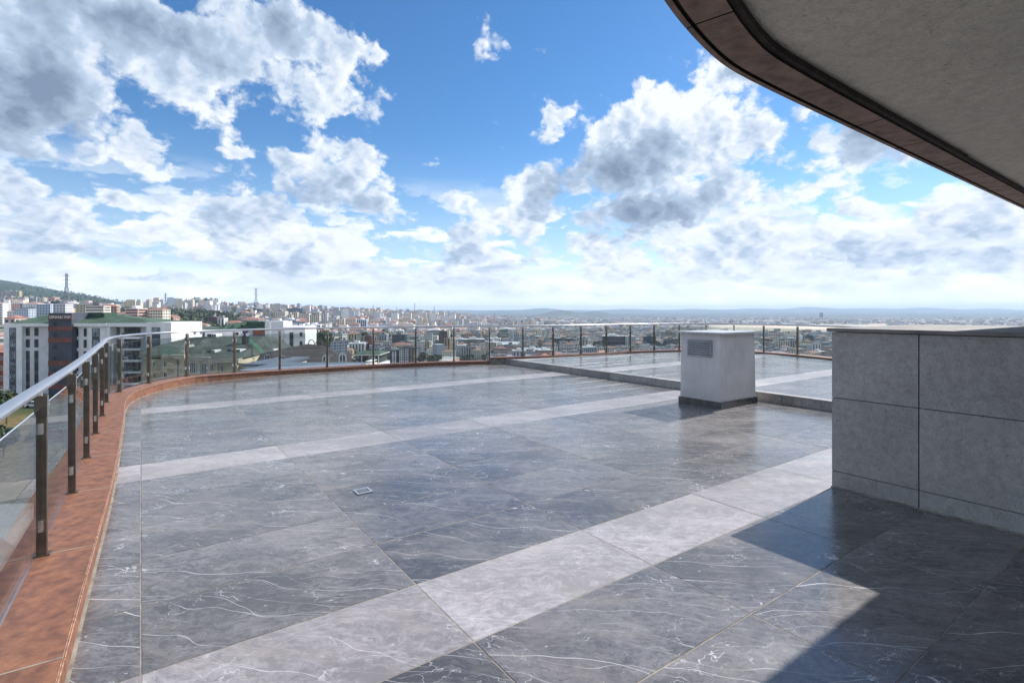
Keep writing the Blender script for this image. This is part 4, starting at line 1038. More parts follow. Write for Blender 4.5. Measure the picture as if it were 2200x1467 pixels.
# red brick house at the left margin
B = thing('brick_house', 'red brick house with red roof left of the white apartment building', 'house'); Zq = 150.0; gy = base_y(Zq, 0) + 2
part('wall', B, (-60, 6.5, 757, gy, Zq), M_brick, 10); mb = MB(); a, c = PX(-64, 757, Zq), PX(8.5, 757, Zq); mb.poly([(a.x, Zq - .5, a.z), (c.x, Zq - .5, a.z), (c.x - 1.5, Zq + 5, a.z + 1.8), (a.x, Zq + 5, a.z + 1.8)], M_troof); mb.poly([(c.x, Zq - .5, a.z), (c.x, Zq + 10, a.z), (c.x - 1.5, Zq + 5, a.z + 1.8)], M_troof); mb.poly([(a.x, Zq + 5, a.z + 1.8), (c.x - 1.5, Zq + 5, a.z + 1.8), (c.x, Zq + 10, a.z), (a.x, Zq + 10, a.z)], M_troof); mb.build('roof', B)
for k in range(4):
    for x in (-16, -1): window(B, x, x + 5.5, 763 + 22 * k, 774 + 22 * k, Zq - .06, pane=M_win, frame=M_wwhite)

# ---------------------------------------------------------------- trees
def crown_mesh(name, mat, n, rx, rz, zc, leaf, seed, cone=False):
    rnd = random.Random(seed); mb = MB(); lobes = []
    for k in range(9): lobes.append((Vector((rnd.uniform(-.55, .55) * rx, rnd.uniform(-.55, .55) * rx, zc + rnd.uniform(-.5, .55) * rz)), rnd.uniform(.38, .62)))
    for k in range(n):
        if cone:
            t = rnd.random() ** 1.4; r = rx * (1 - t) * rnd.uniform(.6, 1.05); a = rnd.uniform(0, 6.283); p = Vector((r * math.cos(a), r * math.sin(a), zc - rz + 2 * rz * t))
        else:
            c, s = rnd.choice(lobes); d = Vector((rnd.gauss(0, 1), rnd.gauss(0, 1), rnd.gauss(0, 1))).normalized(); p = c + Vector((d.x * rx, d.y * rx, d.z * rz)) * (s * rnd.uniform(.65, 1.05))
        nd = Vector((rnd.gauss(0, 1), rnd.gauss(0, 1), rnd.gauss(.4, 1))).normalized(); u = nd.orthogonal().normalized(); v = nd.cross(u); s = leaf * rnd.uniform(.6, 1.3)
        mb.poly([p - u * s, p - v * s * .7, p + u * s, p + v * s * .8], mat)
    return mb.mesh(name)
def trunk_mesh(h, r):
    mb = MB(); k = 7; hs_ = (0, .35 * h, .8 * h)
    for z, s in zip(hs_, (1, .75, .45)): mb.v += [(r * s * math.cos(6.283 * j / k) + z * .03, r * s * math.sin(6.283 * j / k), z) for j in range(k)]
    for s in range(2):
        for j in range(k): mb.f.append((s * k + j, s * k + (j + 1) % k, (s + 1) * k + (j + 1) % k, (s + 1) * k + j)); mb.m.append(mb.mi(M_bark))
    for a in (0.3, 2.4, 4.5): mb.bar((z * 0 + h * .02, 0, h * .5), (math.cos(a) * h * .28, math.sin(a) * h * .28, h * .82), r * .5, M_bark)
    return mb.mesh('trunk')
TREES = []
for k in range(4): TREES.append((trunk_mesh(7.5, .28), crown_mesh('crown', M_leaf if k % 2 else M_leafd, 620, 3.6, 3.2, 6.6, .46, 50 + k), 'broad'))
for k in range(2): TREES.append((trunk_mesh(7.5, .22), crown_mesh('crown', M_leafd, 520, 1.7, 4.6, 5.6, .42, 80 + k, True), 'conifer'))
tree_list = []
def plant(X, Y, k, s, label=None, group=None):
    tr, cr, kind_ = TREES[k]
    o = thing('broadleaf_tree' if kind_ == 'broad' else 'conifer_tree', label, 'tree', (X, Y, ground_z(X, Y) - .2), random.uniform(0, 6.28), group)
    o.scale = (s, s, s * random.uniform(.9, 1.1)); link('trunk', tr, o); link('crown', cr, o)
    tree_list.append(o); return o
def plant_px(px, ytop, Z, k, s=None, label=None, group=None):
    X = (px - CX) / F * Z; h = PX(px, ytop, Z).z - ground_z(X, Z)
    return plant(X, Z, k, max(.4, h / 9.6), label, group)
plant_px(3, 838, 112, 0, None, 'leafy green tree below the white building at the left margin', 'trees by the parking')
plant_px(14, 856, 104, 1, None, 'smaller green tree beside the parked cars under the handrail', 'trees by the parking')
plant_px(8, 914, 80, 2, None, 'dense bush-like tree in the dry grass under the handrail', 'trees by the parking')
plant_px(-12, 905, 84, 3, None, 'green tree at the edge of the dry grass by the left margin', 'trees by the parking')

# ---------------------------------------------------------------- parked cars
def car(px, py, Z, rz, paint, label):
    X = (px - CX) / F * Z
    o = thing('parked_car', label, 'car', (X, Z, ground_z(X, Z) + .02), rz, 'cars parked below the terrace')
    prof = [(-2.1, .35), (2.1, .35), (2.15, .72), (1.2, .86), (-1.95, .92), (-2.15, .7)]; cab = [(1.0, .86), (.35, 1.36), (-1.2, 1.40), (-1.9, .92)]
    def side(pts, hw_, mat, nm, ins=0):
        mb = MB(); n = len(pts); L = [(x, -hw_, z) for x, z in pts]; Rr = [(x, hw_, z) for x, z in pts]
        if ins: L = [(x, y + (ins if z > 1 else 0), z) for x, y, z in L]; Rr = [(x, y - (ins if z > 1 else 0), z) for x, y, z in Rr]
        mb.poly(L, mat); mb.poly(Rr[::-1], mat)
        for i in range(n): j = (i + 1) % n; mb.poly([L[j], L[i], Rr[i], Rr[j]], mat)
        return mb.build(nm, o)
    side(prof, .88, paint, 'body'); side(cab, .80, M_win, 'cabin_glass', .14)
    mb = MB(); mb.box((-1.15, -.64, 1.385), (.33, .64, 1.425), paint); mb.build('roof', o)
    for x in (-1.35, 1.35):
        for y in (-.88, .88):
            mb = MB(); mb.bar((x, y - .1, .33), (x, y + .1, .33), .62, M_tyre, n=12); mb.build('wheel', o)
car(56, 0, 124, .2, M_carw, 'white parked car nearest the trees below the white building'); car(80, 0, 122, .15, M_carw, 'white parked car further from the trees below the white building'); car(28, 0, 134, .1, M_cary, 'yellow parked car at the foot of the white building')

# ---------------------------------------------------------------- the town: buildings one can tell apart
PAL = {'white': (.78, .78, .78), 'cream': (.76, .70, .58), 'yellow': (.70, .58, .36), 'pink': (.68, .54, .51), 'grey': (.50, .51, .53), 'blue-grey': (.46, .53, .62), 'orange': (.58, .37, .25), 'red': (.45, .17, .14), 'beige': (.62, .56, .47), 'navy': (.06, .085, .13), 'salmon': (.64, .42, .36), 'olive': (.28, .27, .20), 'maroon': (.20, .07, .075), 'mint': (.36, .56, .48)}
PROTO = {}
def proto(w, d, fl, style, roof, base=12.0):
    key = (w, d, fl, style, roof)
    if key in PROTO: return PROTO[key]
    h = fl * 3.0 + .6; mb = MB(); mb.box((-w / 2, -d / 2, -base), (w / 2, d / 2, h), M_town); wall = mb.mesh('wall')
    wn = MB(); e = .10
    def face(length, place):
        if style == 'bands':
            for k in range(fl): place(-length / 2 + .8, length / 2 - .8, k * 3 + 1.2, k * 3 + 2.6)
        elif style == 'columns':
            n = max(2, int(length / 3.6))
            for i in range(n):
                c = -length / 2 + (i + .5) * length / n; place(c - .75, c + .75, .6, h - 1.3)
        elif style == 'glass':
            n = max(3, int(length / 2.2))
            for i in range(n):
                for k in range(fl): c0 = -length / 2 + i * length / n + .18; place(c0, c0 + length / n - .36, k * 3 + .4, k * 3 + 2.9)
        else:
            n = max(2, int(length / 3.0))
            for i in range(n):
                for k in range(fl): c = -length / 2 + (i + .5) * length / n; ww = .95 if style == 'grid' else (1.25 if i % 2 else .55); place(c - ww, c + ww, k * 3 + .95, k * 3 + 2.45)
    def quad(a, b_, c, d_): wn.poly([a, b_, c, d_], M_win)
    face(w, lambda a, b_, z0, z1: wn.box((a, -d / 2 - e, z0), (b_, -d / 2 - .01, z1), M_win, skip=('+y',)))
    face(d, lambda a, b_, z0, z1: wn.box((-w / 2 - e, a, z0), (-w / 2 - .01, b_, z1), M_win, skip=('+x',)))
    face(d, lambda a, b_, z0, z1: wn.box((w / 2 + .01, a, z0), (w / 2 + e, b_, z1), M_win, skip=('-x',)))
    rf = MB()
    if roof in ('red', 'dark'):
        m = M_troof if roof == 'red' else M_tdark; o = .5; rh = min(w, d) * .2; W_, D_ = w / 2 + o, d / 2 + o; rl = max(0.3, W_ - D_ * .9) if W_ > D_ else .3; dl = 0 if W_ > D_ else max(0, D_ - W_ * .9)
        q = [(-W_, -D_, h), (W_, -D_, h), (W_, D_, h), (-W_, D_, h)]
        if W_ >= D_: t = [(-rl, 0, h + rh), (rl, 0, h + rh)]; rf.poly([q[0], q[1], t[1], t[0]], m); rf.poly([q[1], q[2], t[1]], m); rf.poly([q[2], q[3], t[0], t[1]], m); rf.poly([q[3], q[0], t[0]], m)
        else: t = [(0, -dl - .01, h + rh), (0, dl + .01, h + rh)]; rf.poly([q[0], q[1], t[0]], m); rf.poly([q[1], q[2], t[1], t[0]], m); rf.poly([q[2], q[3], t[1]], m); rf.poly([q[3], q[0], t[0], t[1]], m)
        rf.poly(q[::-1], m)
    else:
        m = M_tflat if roof == 'flat' else M_white
        rf.box((-w / 2 - .25, -d / 2 - .25, h + .003), (w / 2 + .25, d / 2 + .25, h + .45), m); rf.box((-w * .18, -d * .2, h + .453), (w * .14, d * .2, h + 3.0), m)
    PROTO[key] = (wall, wn.mesh('window_rows'), rf.mesh('roof'), h); return PROTO[key]
town = []                                    # (object, colour word, floors, roof, px, Z)
taken = []
def block(X, Y, yaw, w, d, fl, style, roof, colour, label=None, zb=None, name='apartment_block'):
    wall, wins, rf, h = proto(w, d, fl, style, roof)
    o = link(name, wall, None, (X, Y, ground_z(X, Y) if zb is None else zb), yaw); c = PAL[colour]; j = random.uniform(.9, 1.1)
    o.color = (c[0] * j, c[1] * j, c[2] * j, 1); tag(o, label, 'building')
    a = link('window_rows', wins, o); a['kind'] = 'stuff'; link('roof', rf, o)
    taken.append((X, Y, max(w, d) * .5 + 3)); return o
def at_px(x0, x1, y0, Z, colour, style='grid', roof='flat', label=None, yaw=None, d=None, name='apartment_block'):
    w = (x1 - x0) / F * Z; X = ((x0 + x1) / 2 - CX) / F * Z; gz = ground_z(X, Z); top = PX(0, y0, Z).z
    hgt = max(3.6, top - gz); fl = max(1, round((hgt - .6) / 3)); dd = d or max(9, min(18, w * .7))
    yaw = random.uniform(-.12, .12) if yaw is None else yaw
    o = block(X, Z + dd / 2, yaw, round(w, 1), round(dd, 1), fl, style, roof, colour, label, top - (fl * 3 + .6), name); return o
FEAT = [ # photo x0 x1 top, distance, colour, windows, roof, label
 (48, 84, 653, 900, 'white', 'grid', 'white', 'white high-rise with curved pale roof rising above the green roof at left'),
 (108, 131, 647.5, 900, 'navy', 'bands', 'flat', 'dark office slab with pale horizontal bands behind the lettered stair tower'),
 (-4, 7, 645, 820, 'blue-grey', 'grid', 'flat', 'blue grey tower cut by the left margin'),
 (0, 13, 626, 1750, 'cream', 'columns', 'flat', 'cream block at the left end of the highest hillside row'),
 (14, 24, 624.5, 1750, 'white', 'columns', 'flat', 'white block second in the highest hillside row'),
 (25, 35, 624.5, 1750, 'cream', 'columns', 'flat', 'cream block third in the highest hillside row'),
 (36, 42, 625.5, 1750, 'yellow', 'columns', 'flat', 'narrow yellow block ending the highest hillside row'),
 (0, 12, 638, 1400, 'white', 'grid', 'flat', 'white block below the highest hillside row at the left margin'),
 (14, 26, 637, 1400, 'yellow', 'columns', 'flat', 'yellow block below the highest hillside row'),
 (27, 39, 638.5, 1380, 'cream', 'columns', 'flat', 'cream block right of the yellow one on the hillside'),
 (40, 53, 638.5, 1380, 'cream', 'grid', 'flat', 'wide cream block above the white high-rise on the hillside'),
 (14, 25, 648, 1150, 'white', 'columns', 'red', 'white block with red roof left of the white high-rise'),
 (55, 66, 638, 1420, 'grey', 'columns', 'flat', 'grey block directly behind the white high-rise'),
 (67, 79, 640, 1420, 'blue-grey', 'columns', 'flat', 'blue grey block behind the right edge of the white high-rise'),
 (81, 94, 640, 1380, 'cream', 'columns', 'flat', 'cream block between the white high-rise and the office slab'),
 (95, 116, 638.5, 1400, 'salmon', 'columns', 'flat', 'salmon pink block behind the banded office slab'),
 (85, 106, 652.5, 1180, 'orange', 'grid', 'flat', 'orange block low between the white high-rise and the office slab'),
 (131.5, 141, 650, 1150, 'pink', 'columns', 'flat', 'pink block touching the right side of the office slab'),
 (141.5, 149, 651, 1120, 'yellow', 'columns', 'flat', 'yellow block beneath the near lattice pylon'),
 (150, 158, 647, 1150, 'white', 'grid', 'flat', 'white block right of the yellow one near the pylon foot'),
 (150, 174, 663.5, 800, 'white', 'columns', 'red', 'low white row building behind the green roof, left half'),
 (176, 199, 663.5, 800, 'pink', 'columns', 'red', 'low pink row building behind the green roof, right half'),
 (85, 106, 664, 780, 'grey', 'grid', 'flat', 'low grey block between the white high-rise and stair tower'),
 (9, 34, 683, 320, 'pink', 'grid', 'red', 'pink house with red hipped roof left of the white high-rise'),
 (222, 252, 656, 1500, 'pink', 'bands', 'red', 'long pink building with red roof on the slope below the mountain'),
 (287, 327, 674, 700, 'white', 'columns', 'red', 'white building with red roofs over the right end of the green roof'),
 (338, 372, 680.5, 640, 'salmon', 'grid', 'red', 'low salmon building at the foot of the wooded slope'),
 (443, 466, 681, 620, 'maroon', 'glass', 'flat', 'maroon and white framed block before the wooded slope'),
 (467.5, 481, 683, 600, 'white', 'columns', 'flat', 'slim white block right of the maroon framed one'),
 (412, 440, 698, 480, 'white', 'grid', 'red', 'small white house with red roof below the maroon block'),
 (483, 514, 693, 560, 'cream', 'grid', 'red', 'long low cream house with red roof left of the cream towers'),
 (516, 549, 675, 1040, 'cream', 'grid', 'flat', 'broad cream tower at the left end of the cream estate'),
 (550, 560, 671.5, 1080, 'cream', 'columns', 'flat', 'slim cream tower second from the left in the cream estate'),
 (561, 586, 669, 1120, 'cream', 'grid', 'flat', 'tall cream tower behind the white stair box, third in the estate'),
 (587, 612, 669, 1120, 'cream', 'columns', 'flat', 'tall cream tower fourth in the cream estate'),
 (617, 626.5, 677, 1030, 'cream', 'columns', 'flat', 'narrow cream tower right of the white stair box'),
 (627, 639, 671, 1080, 'cream', 'columns', 'flat', 'cream tower with deep window shafts right of the narrow one'),
 (641, 663, 673.5, 1010, 'cream', 'grid', 'flat', 'wide cream tower second from the right in the estate'),
 (665, 685, 676.5, 1000, 'cream', 'grid', 'flat', 'cream tower at the right end of the cream estate'),
 (528, 560, 663.5, 1500, 'navy', 'glass', 'flat', 'dark glazed slab above the left cream towers'),
 (616, 650, 662.5, 1500, 'blue-grey', 'glass', 'flat', 'blue grey glazed slab above the right cream towers'),
 (651, 657.5, 658.5, 2100, 'blue-grey', 'grid', 'flat', 'tallest grey tower on the skyline right of the cream estate'),
 (660, 667, 659.5, 2100, 'grey', 'grid', 'flat', 'grey tower second on the skyline right of the cream estate'),
 (671, 676, 661, 2150, 'grey', 'grid', 'flat', 'grey tower third on the skyline right of the cream estate'),
 (697, 704, 663.5, 2150, 'blue-grey', 'grid', 'flat', 'blue grey tower alone on the skyline by a thin mast'),
 (708, 713, 665, 2200, 'grey', 'grid', 'flat', 'grey tower left of the pale one on the skyline'),
 (714, 721, 665, 2200, 'white', 'grid', 'flat', 'pale tower ending the skyline group'),
 (688, 703, 672.5, 1250, 'white', 'columns', 'flat', 'white tower right of the cream estate'),
 (705.5, 723, 681, 1050, 'white', 'grid', 'flat', 'white gridded tower just above the handrail past the cream estate'),
 (725, 739, 684.5, 1050, 'cream', 'columns', 'flat', 'cream block touching the white gridded tower'),
 (743, 764, 684.5, 1080, 'beige', 'grid', 'red', 'beige block with dark red roof above the handrail'),
 (754, 771, 695.5, 930, 'pink', 'grid', 'red', 'pink house with red roof half hidden by the handrail'),
 (766, 787, 686.5, 1000, 'blue-grey', 'columns', 'white', 'blue and white striped tower above the handrail'),
 (724, 736, 708, 820, 'orange', 'grid', 'flat', 'orange beige block just under the handrail'),
 (737, 747, 710, 800, 'white', 'glass', 'flat', 'white block with large dark windows under the handrail'),
 (749, 776, 707, 830, 'pink', 'grid', 'red', 'pink block with bright red roof under the handrail'),
 (761, 775, 712.5, 790, 'white', 'columns', 'flat', 'white striped block before the bright red roof'),
 (762, 780, 723.5, 720, 'olive', 'bands', 'flat', 'olive grey block left of the red building'),
 (781, 799, 721.5, 730, 'red', 'bands', 'flat', 'red building left of a railing post'),
 (731, 745, 732, 660, 'white', 'columns', 'flat', 'white and grey flats above the brown roof, left one'),
 (747, 762, 732, 660, 'grey', 'columns', 'flat', 'grey flats above the brown roof, right one'),
 (814, 831, 719, 720, 'blue-grey', 'columns', 'flat', 'slim blue grey tower behind the striped twin towers'),
 (843, 871, 719, 740, 'navy', 'glass', 'flat', 'dark blue glass building behind the taller striped tower'),
 (850, 866, 710, 880, 'white', 'bands', 'white', 'white drum roofed hall above the dark blue glass building'),
 (918, 956, 709, 1050, 'white', 'bands', 'white', 'long white roofed hall under the handrail'),
 (943, 960, 711.5, 980, 'maroon', 'columns', 'flat', 'maroon building right below the long white hall'),
 (911, 928, 717, 850, 'white', 'grid', 'flat', 'white gridded tower in the middle of the town'),
 (954, 967, 727, 800, 'orange', 'columns', 'flat', 'orange block beside a railing post'),
 (912, 921, 732, 770, 'yellow', 'columns', 'flat', 'small ochre yellow block beneath the white gridded tower'),
 (998, 1015, 716.5, 930, 'salmon', 'grid', 'red', 'salmon block with red roof in the middle of the town'),
 (992, 1040, 729, 830, 'cream', 'glass', 'white', 'long pale apartment row with dark glazed shafts'),
 (1003, 1026, 703, 1300, 'white', 'grid', 'flat', 'white block just under the handrail right of the post'),
 (1073, 1106, 706.5, 1350, 'mint', 'bands', 'white', 'mint green building under the handrail'),
 (1094, 1117, 716.5, 1000, 'white', 'columns', 'dark', 'white block above the striped hall roof'),
 (1156, 1177, 728.5, 890, 'beige', 'columns', 'red', 'beige block with brown red roof left of the dark framed block'),
 (1178.5, 1194, 727.5, 880, 'navy', 'glass', 'flat', 'left tower of the dark framed building'),
 (1195, 1229, 728, 890, 'navy', 'glass', 'flat', 'dark framed building with a pale stepped front'),
 (1203, 1219, 734, 850, 'white', 'bands', 'flat', 'pale stepped block before the dark framed building'),
 (1231, 1243, 725.5, 890, 'white', 'columns', 'flat', 'white slab right of the dark framed building'),
 (1250, 1263, 727, 880, 'cream', 'columns', 'flat', 'cream slab right of a railing post'),
 (1278, 1292, 733, 900, 'beige', 'grid', 'red', 'house with orange red roof left of the dark glass drum'),
 (1296, 1344, 722, 900, 'navy', 'glass', 'white', 'broad dark glass building with pale roof crown'),
 (1345, 1366, 722.5, 890, 'white', 'grid', 'white', 'white gridded tower joined to the dark glass building'),
 (1385, 1410, 723, 900, 'navy', 'columns', 'flat', 'navy tower with white pilasters between two posts'),
 (1431, 1458, 728, 890, 'blue-grey', 'glass', 'flat', 'blue grey framed block beside the vent housing'),
 (1425, 1452, 713, 1150, 'beige', 'bands', 'flat', 'long beige slab above the blue grey framed block'),
 (1672, 1697, 732.5, 900, 'cream', 'columns', 'flat', 'cream slab right of the vent housing'),
 (1698, 1712, 730, 930, 'grey', 'columns', 'flat', 'grey slab left of the right-hand post'),
 (1718, 1744, 741, 820, 'white', 'grid', 'dark', 'white gridded block with dark roof right of the post'),
 (1746, 1764, 738, 840, 'white', 'columns', 'dark', 'white block with dark roof, second from the stone wall'),
 (1766, 1786, 736, 850, 'blue-grey', 'columns', 'dark', 'blue grey block with dark roof next to the stone wall'),
 (1720, 1732, 719, 1200, 'blue-grey', 'columns', 'flat', 'left one of two dim towers right of the post'),
 (1734, 1746, 720, 1200, 'navy', 'columns', 'flat', 'right one of two dim towers right of the post'),
 (1628, 1654, 735, 900, 'grey', 'bands', 'flat', 'grey block touching the right edge of the vent housing'),
]
for x0, x1, y0, Z, col, sty, roof, lab in FEAT: at_px(x0, x1, y0, Z, col, sty, roof, lab)
# hall with striped roof, dark roofed workshop, far tower
def hall(label, x0, x1, ytop, Z, d, wall, roofs, n):
    o = thing('industrial_hall', label, 'hall'); a, c = PX(x0, ytop, Z), PX(x1, ytop, Z); gz = ground_z((a.x + c.x) / 2, Z)
    mb = MB(); mb.box((a.x, Z, gz - 6), (c.x, Z + d, a.z), wall); mb.build('wall', o)
    for k in range(n):
        mb = MB(); y0, y1 = Z + d * k / n, Z + d * (k + 1) / n; mb.poly([(a.x - .5, y0, a.z + .02), (c.x + .5, y0, a.z + .02), (c.x + .5, y1, a.z + 2.2), (a.x - .5, y1, a.z + 2.2)], roofs[k % 2]); mb.poly([(a.x - .5, y1, a.z + 2.2), (c.x + .5, y1, a.z + 2.2), (c.x + .5, y1, a.z), (a.x - .5, y1, a.z)], roofs[(k + 1) % 2]); mb.build('roof_bay', o)
    taken.append(((a.x + c.x) / 2, Z + d / 2, (c.x - a.x) / 2 + 4)); return o
hall('long industrial hall with blue and white striped shed roof behind the step', 1040, 1116, 741, 800, 60, M_off, (M_white, M_metalroof), 4)
o = hall('low white workshop with dark roof just above the kerb', 1083, 1130, 762, 640, 22, M_white, (M_tdark, M_tdark), 2)
for k in range(8): part('window', o, (1086 + 5.4 * k, 1089 + 5.4 * k, 764, 768, 639.7), M_win, .25)
hall('small hall with dark blue roof beside the workshop', 1125, 1146, 752, 720, 30, M_off, (M_slate, M_slate), 2)
o = thing('skyscraper', 'lone slim tower standing far out on the plain', 'tower', (0, 0, 0)); Zf = 6200.0
part('lower_storeys', o, (1763.2, 1768.8, 684, 700, Zf), M_off, 30); part('upper_storeys', o, (1763.5, 1768.5, 671.5, 683.9, Zf), M_slate, 28)

# ---------------------------------------------------------------- the rest of the town, generated street by street
rnd = random.Random(5)
cand = []
def free(X, Y, r):
    for a, b_, c in taken:
        if (a - X) ** 2 + (b_ - Y) ** 2 < (c + r) ** 2: return False
    return True
def density(px, Z):
    f, d = land_kind(px, Z)
    if f > .35 or d > .25: return 0
    if px < 40: return .4 if 300 < Z < 1500 else 0
    if px > 1830: return .6 if Z < 1700 else .4
    if px < 240: return .5 if 550 < Z < 1500 else 0
    if px < 520: return .35 if Z > 430 and Z < 620 else (.25 if 1500 < Z < 2100 else 0)
    if px < 1060: return 1.0 if Z < 4200 else .3
    if 1080 < px < 1300 and 650 < Z < 800: return .35
    if px > 1480 and 1250 < Z < 1800: return .35
    return .95 if Z < 1800 else .55
cells = {}
for _ in range(90000):
    px = rnd.uniform(-450, 2650); Z = 560 * (5600 / 560) ** rnd.random()
    if Z < 700 and 1300 < px < 1830: continue
    if Z < 720 and 880 < px < 1060: continue
    if rnd.random() > density(px, Z) or len(cand) > 5200: continue
    X = (px - CX) / F * Z
    g = 24 if Z < 1500 else (30 if Z < 3000 else 44); key = (int(X // g), int(Z // g), g)
    if key in cells: continue
    fl = rnd.choice((2, 3, 4, 4, 5, 5, 6)) if px > 700 else rnd.choice((3, 4, 5, 6, 8)); hill = px < 1000 and Z > 1500
    if hill: fl = rnd.choice((4, 5, 6, 7, 8, 10, 12 if rnd.random() < .25 else 6))
    if px >= 1050 and Z < 1500: fl = rnd.choice((4, 5, 6, 6, 7, 8))
    w = rnd.choice((12, 15, 18, 22)) if Z < 2000 else rnd.choice((14, 18, 24)); d = rnd.choice((11, 13))
    if Z > 3000 and px > 1050: fl = rnd.choice((2, 3, 3, 4)); w = rnd.choice((18, 28, 44)); 
    if not free(X, Z, w * .5): continue
    cells[key] = 1
    col = rnd.choice(['white'] * 6 + ['cream'] * 4 + ['grey'] * 3 + ['blue-grey'] * 3 + ['beige'] * 3 + ['pink', 'salmon', 'yellow', 'olive', 'orange'])
    roof = rnd.choice(('flat', 'flat', 'red', 'flat', 'dark', 'white', 'red', 'white') if px < 1060 else ('flat', 'flat', 'flat', 'red', 'dark', 'white'))
    sty = rnd.choice(('grid', 'grid', 'columns', 'columns', 'bands', 'mixed'))
    cand.append((fl * 3 * w / Z / Z * (1.0 if Z < 1500 else .9), px, X, Z, rnd.uniform(-.25, .25) + rnd.choice((0, 0, .6)), w, d, fl, sty, roof, col))
cand.sort(key=lambda c: -c[0])
N_OBJ = 195
SIZEW = lambda fl: 'low' if fl <= 3 else ('mid-height' if fl <= 6 else 'tall')
ROOFW = {'flat': 'grey-roofed', 'white': 'pale-roofed', 'red': 'red-roofed', 'dark': 'dark-roofed'}
CARD = ['second', 'third', 'fourth', 'fifth', 'sixth', 'seventh', 'eighth', 'ninth', 'tenth', 'eleventh', 'twelfth']
POSTX = [x for x, y in POSTPX[6:]] + [x for x, y in POSTPX2] + [1798, 1892]
PANEW = ['first', 'second', 'third', 'fourth', 'fifth', 'sixth', 'seventh', 'eighth', 'ninth', 'tenth', 'eleventh', 'twelfth', 'thirteenth', 'fourteenth', 'fifteenth', 'sixteenth', 'seventeenth', 'eighteenth', 'nineteenth', 'twentieth', 'twenty-first', 'twenty-second', 'twenty-third']
def bay(px):
    k = 0
    while k < len(POSTX) - 1 and POSTX[k + 1] < px: k += 1
    return k
def occl(px, ytop):                          # hidden by the terrace furniture
    return (1455 < px < 1624 and ytop > 708) or (px > 1780 and ytop > 700)
auto = []; rest = []
for c in cand:
    sz, px, X, Z, yaw, w, d, fl, sty, roof, col = c
    ytop = HY + (EYE - ground_z(X, Z) - fl * 3 - .6) * F / Z
    if len(auto) < N_OBJ and 200 < px < 1790 and not occl(px, ytop): auto.append((c, ytop))
    else: rest.append(c)
byk = {}
for c, ytop in auto: byk.setdefault((SIZEW(c[7]), c[10], c[9], bay(c[1]), ytop < 698), []).append(c)
for (szw, col, roof, k, above), L in byk.items():
    L.sort(key=lambda c: c[3])
    for i, c in enumerate(L):
        _, px, X, Z, yaw, w, d, fl, sty, roof, col = c
        where = f'showing above the handrail over the {PANEW[k]} pane' if above else f'seen through the {PANEW[k]} pane past the bend'
        pre = '' if len(L) == 1 else ('nearest ' if i == 0 else CARD[min(i - 1, 10)] + ' nearest ')
        o = block(X, Z, yaw, w, d, fl, sty, roof, col, f'{pre}{szw} {col} {ROOFW[roof]} block {where}'); o['group'] = 'town buildings beyond the railing'
# the far rest of the town as one mass
def far_wall():
    m = D.materials.new('far_town'); m.use_nodes = True; n = NT(m.node_tree); b = n.n['Principled BSDF']
    col = n.new('ShaderNodeAttribute', attribute_name='tint').outputs['Color']
    uv = n.new('ShaderNodeUVMap', uv_map='wall').outputs[0]; sp = n.new('ShaderNodeSeparateXYZ'); n.put(sp.inputs[0], uv)
    fx = n.math('FRACT', n.math('DIVIDE', sp.outputs[0], 3.1)); fy = n.math('FRACT', n.math('DIVIDE', sp.outputs[1], 3.0))
    win = n.math('MULTIPLY', n.math('MULTIPLY', n.math('GREATER_THAN', fx, .28), n.math('LESS_THAN', fx, .74)), n.math('MULTIPLY', n.math('GREATER_THAN', fy, .3), n.math('LESS_THAN', fy, .82)))
    win = n.math('MULTIPLY', win, n.math('GREATER_THAN', sp.outputs[1], 0.0))
    n.put(b.inputs['Base Color'], n.mix(n.math('MULTIPLY', win, .85), col, (.05, .06, .08))); b.inputs['Roughness'].default_value = .85
    return m
def far_town():
    V = []; Fc = []; UVs = []; T = []
    for _, px, X, Z, yaw, w, d, fl, sty, roof, col in rest:
        h = fl * 3 + .6; gz = ground_z(X, Z); ca, sa = math.cos(yaw), math.sin(yaw); i = len(V); c = PAL[col]; j = rnd.uniform(.85, 1.1); c = tuple(q * j for q in c)
        rc = {'red': (.34, .18, .14), 'dark': (.1, .11, .13), 'flat': (.26, .26, .27), 'white': (.62, .62, .62)}[roof]
        P = [(-w / 2, -d / 2), (w / 2, -d / 2), (w / 2, d / 2), (-w / 2, d / 2)]; P = [(X + x * ca - y * sa, Z + x * sa + y * ca) for x, y in P]
        V += [(x, y, gz - 5) for x, y in P] + [(x, y, gz + h) for x, y in P]
        for a in range(4):
            b_ = (a + 1) % 4; L = w if a % 2 == 0 else d; Fc.append((i + a, i + b_, i + 4 + b_, i + 4 + a)); UVs += [(0, -5), (L, -5), (L, h), (0, h)]; T += [c] * 4
        if roof in ('red', 'dark'):
            V.append((X, Z, gz + h + d * .22))
            for a in range(4): Fc.append((i + 4 + a, i + 4 + (a + 1) % 4, i + 8)); UVs += [(0, -9)] * 3; T += [rc] * 3
        else: Fc.append((i + 4, i + 5, i + 6, i + 7)); UVs += [(0, -9)] * 4; T += [rc] * 4
    me = D.meshes.new('distant_town'); me.from_pydata(V, [], Fc); me.materials.append(far_wall())
    uv = me.uv_layers.new(name='wall'); uv.data.foreach_set('uv', [x for p in UVs for x in p])
    at = me.color_attributes.new('tint', 'FLOAT_COLOR', 'CORNER'); at.data.foreach_set('color', [x for c in T for x in (*c, 1)])
    me.update(); tag(link('distant_town', me), 'mass of small distant town buildings spreading over slope and plain', kind='stuff')
far_town()

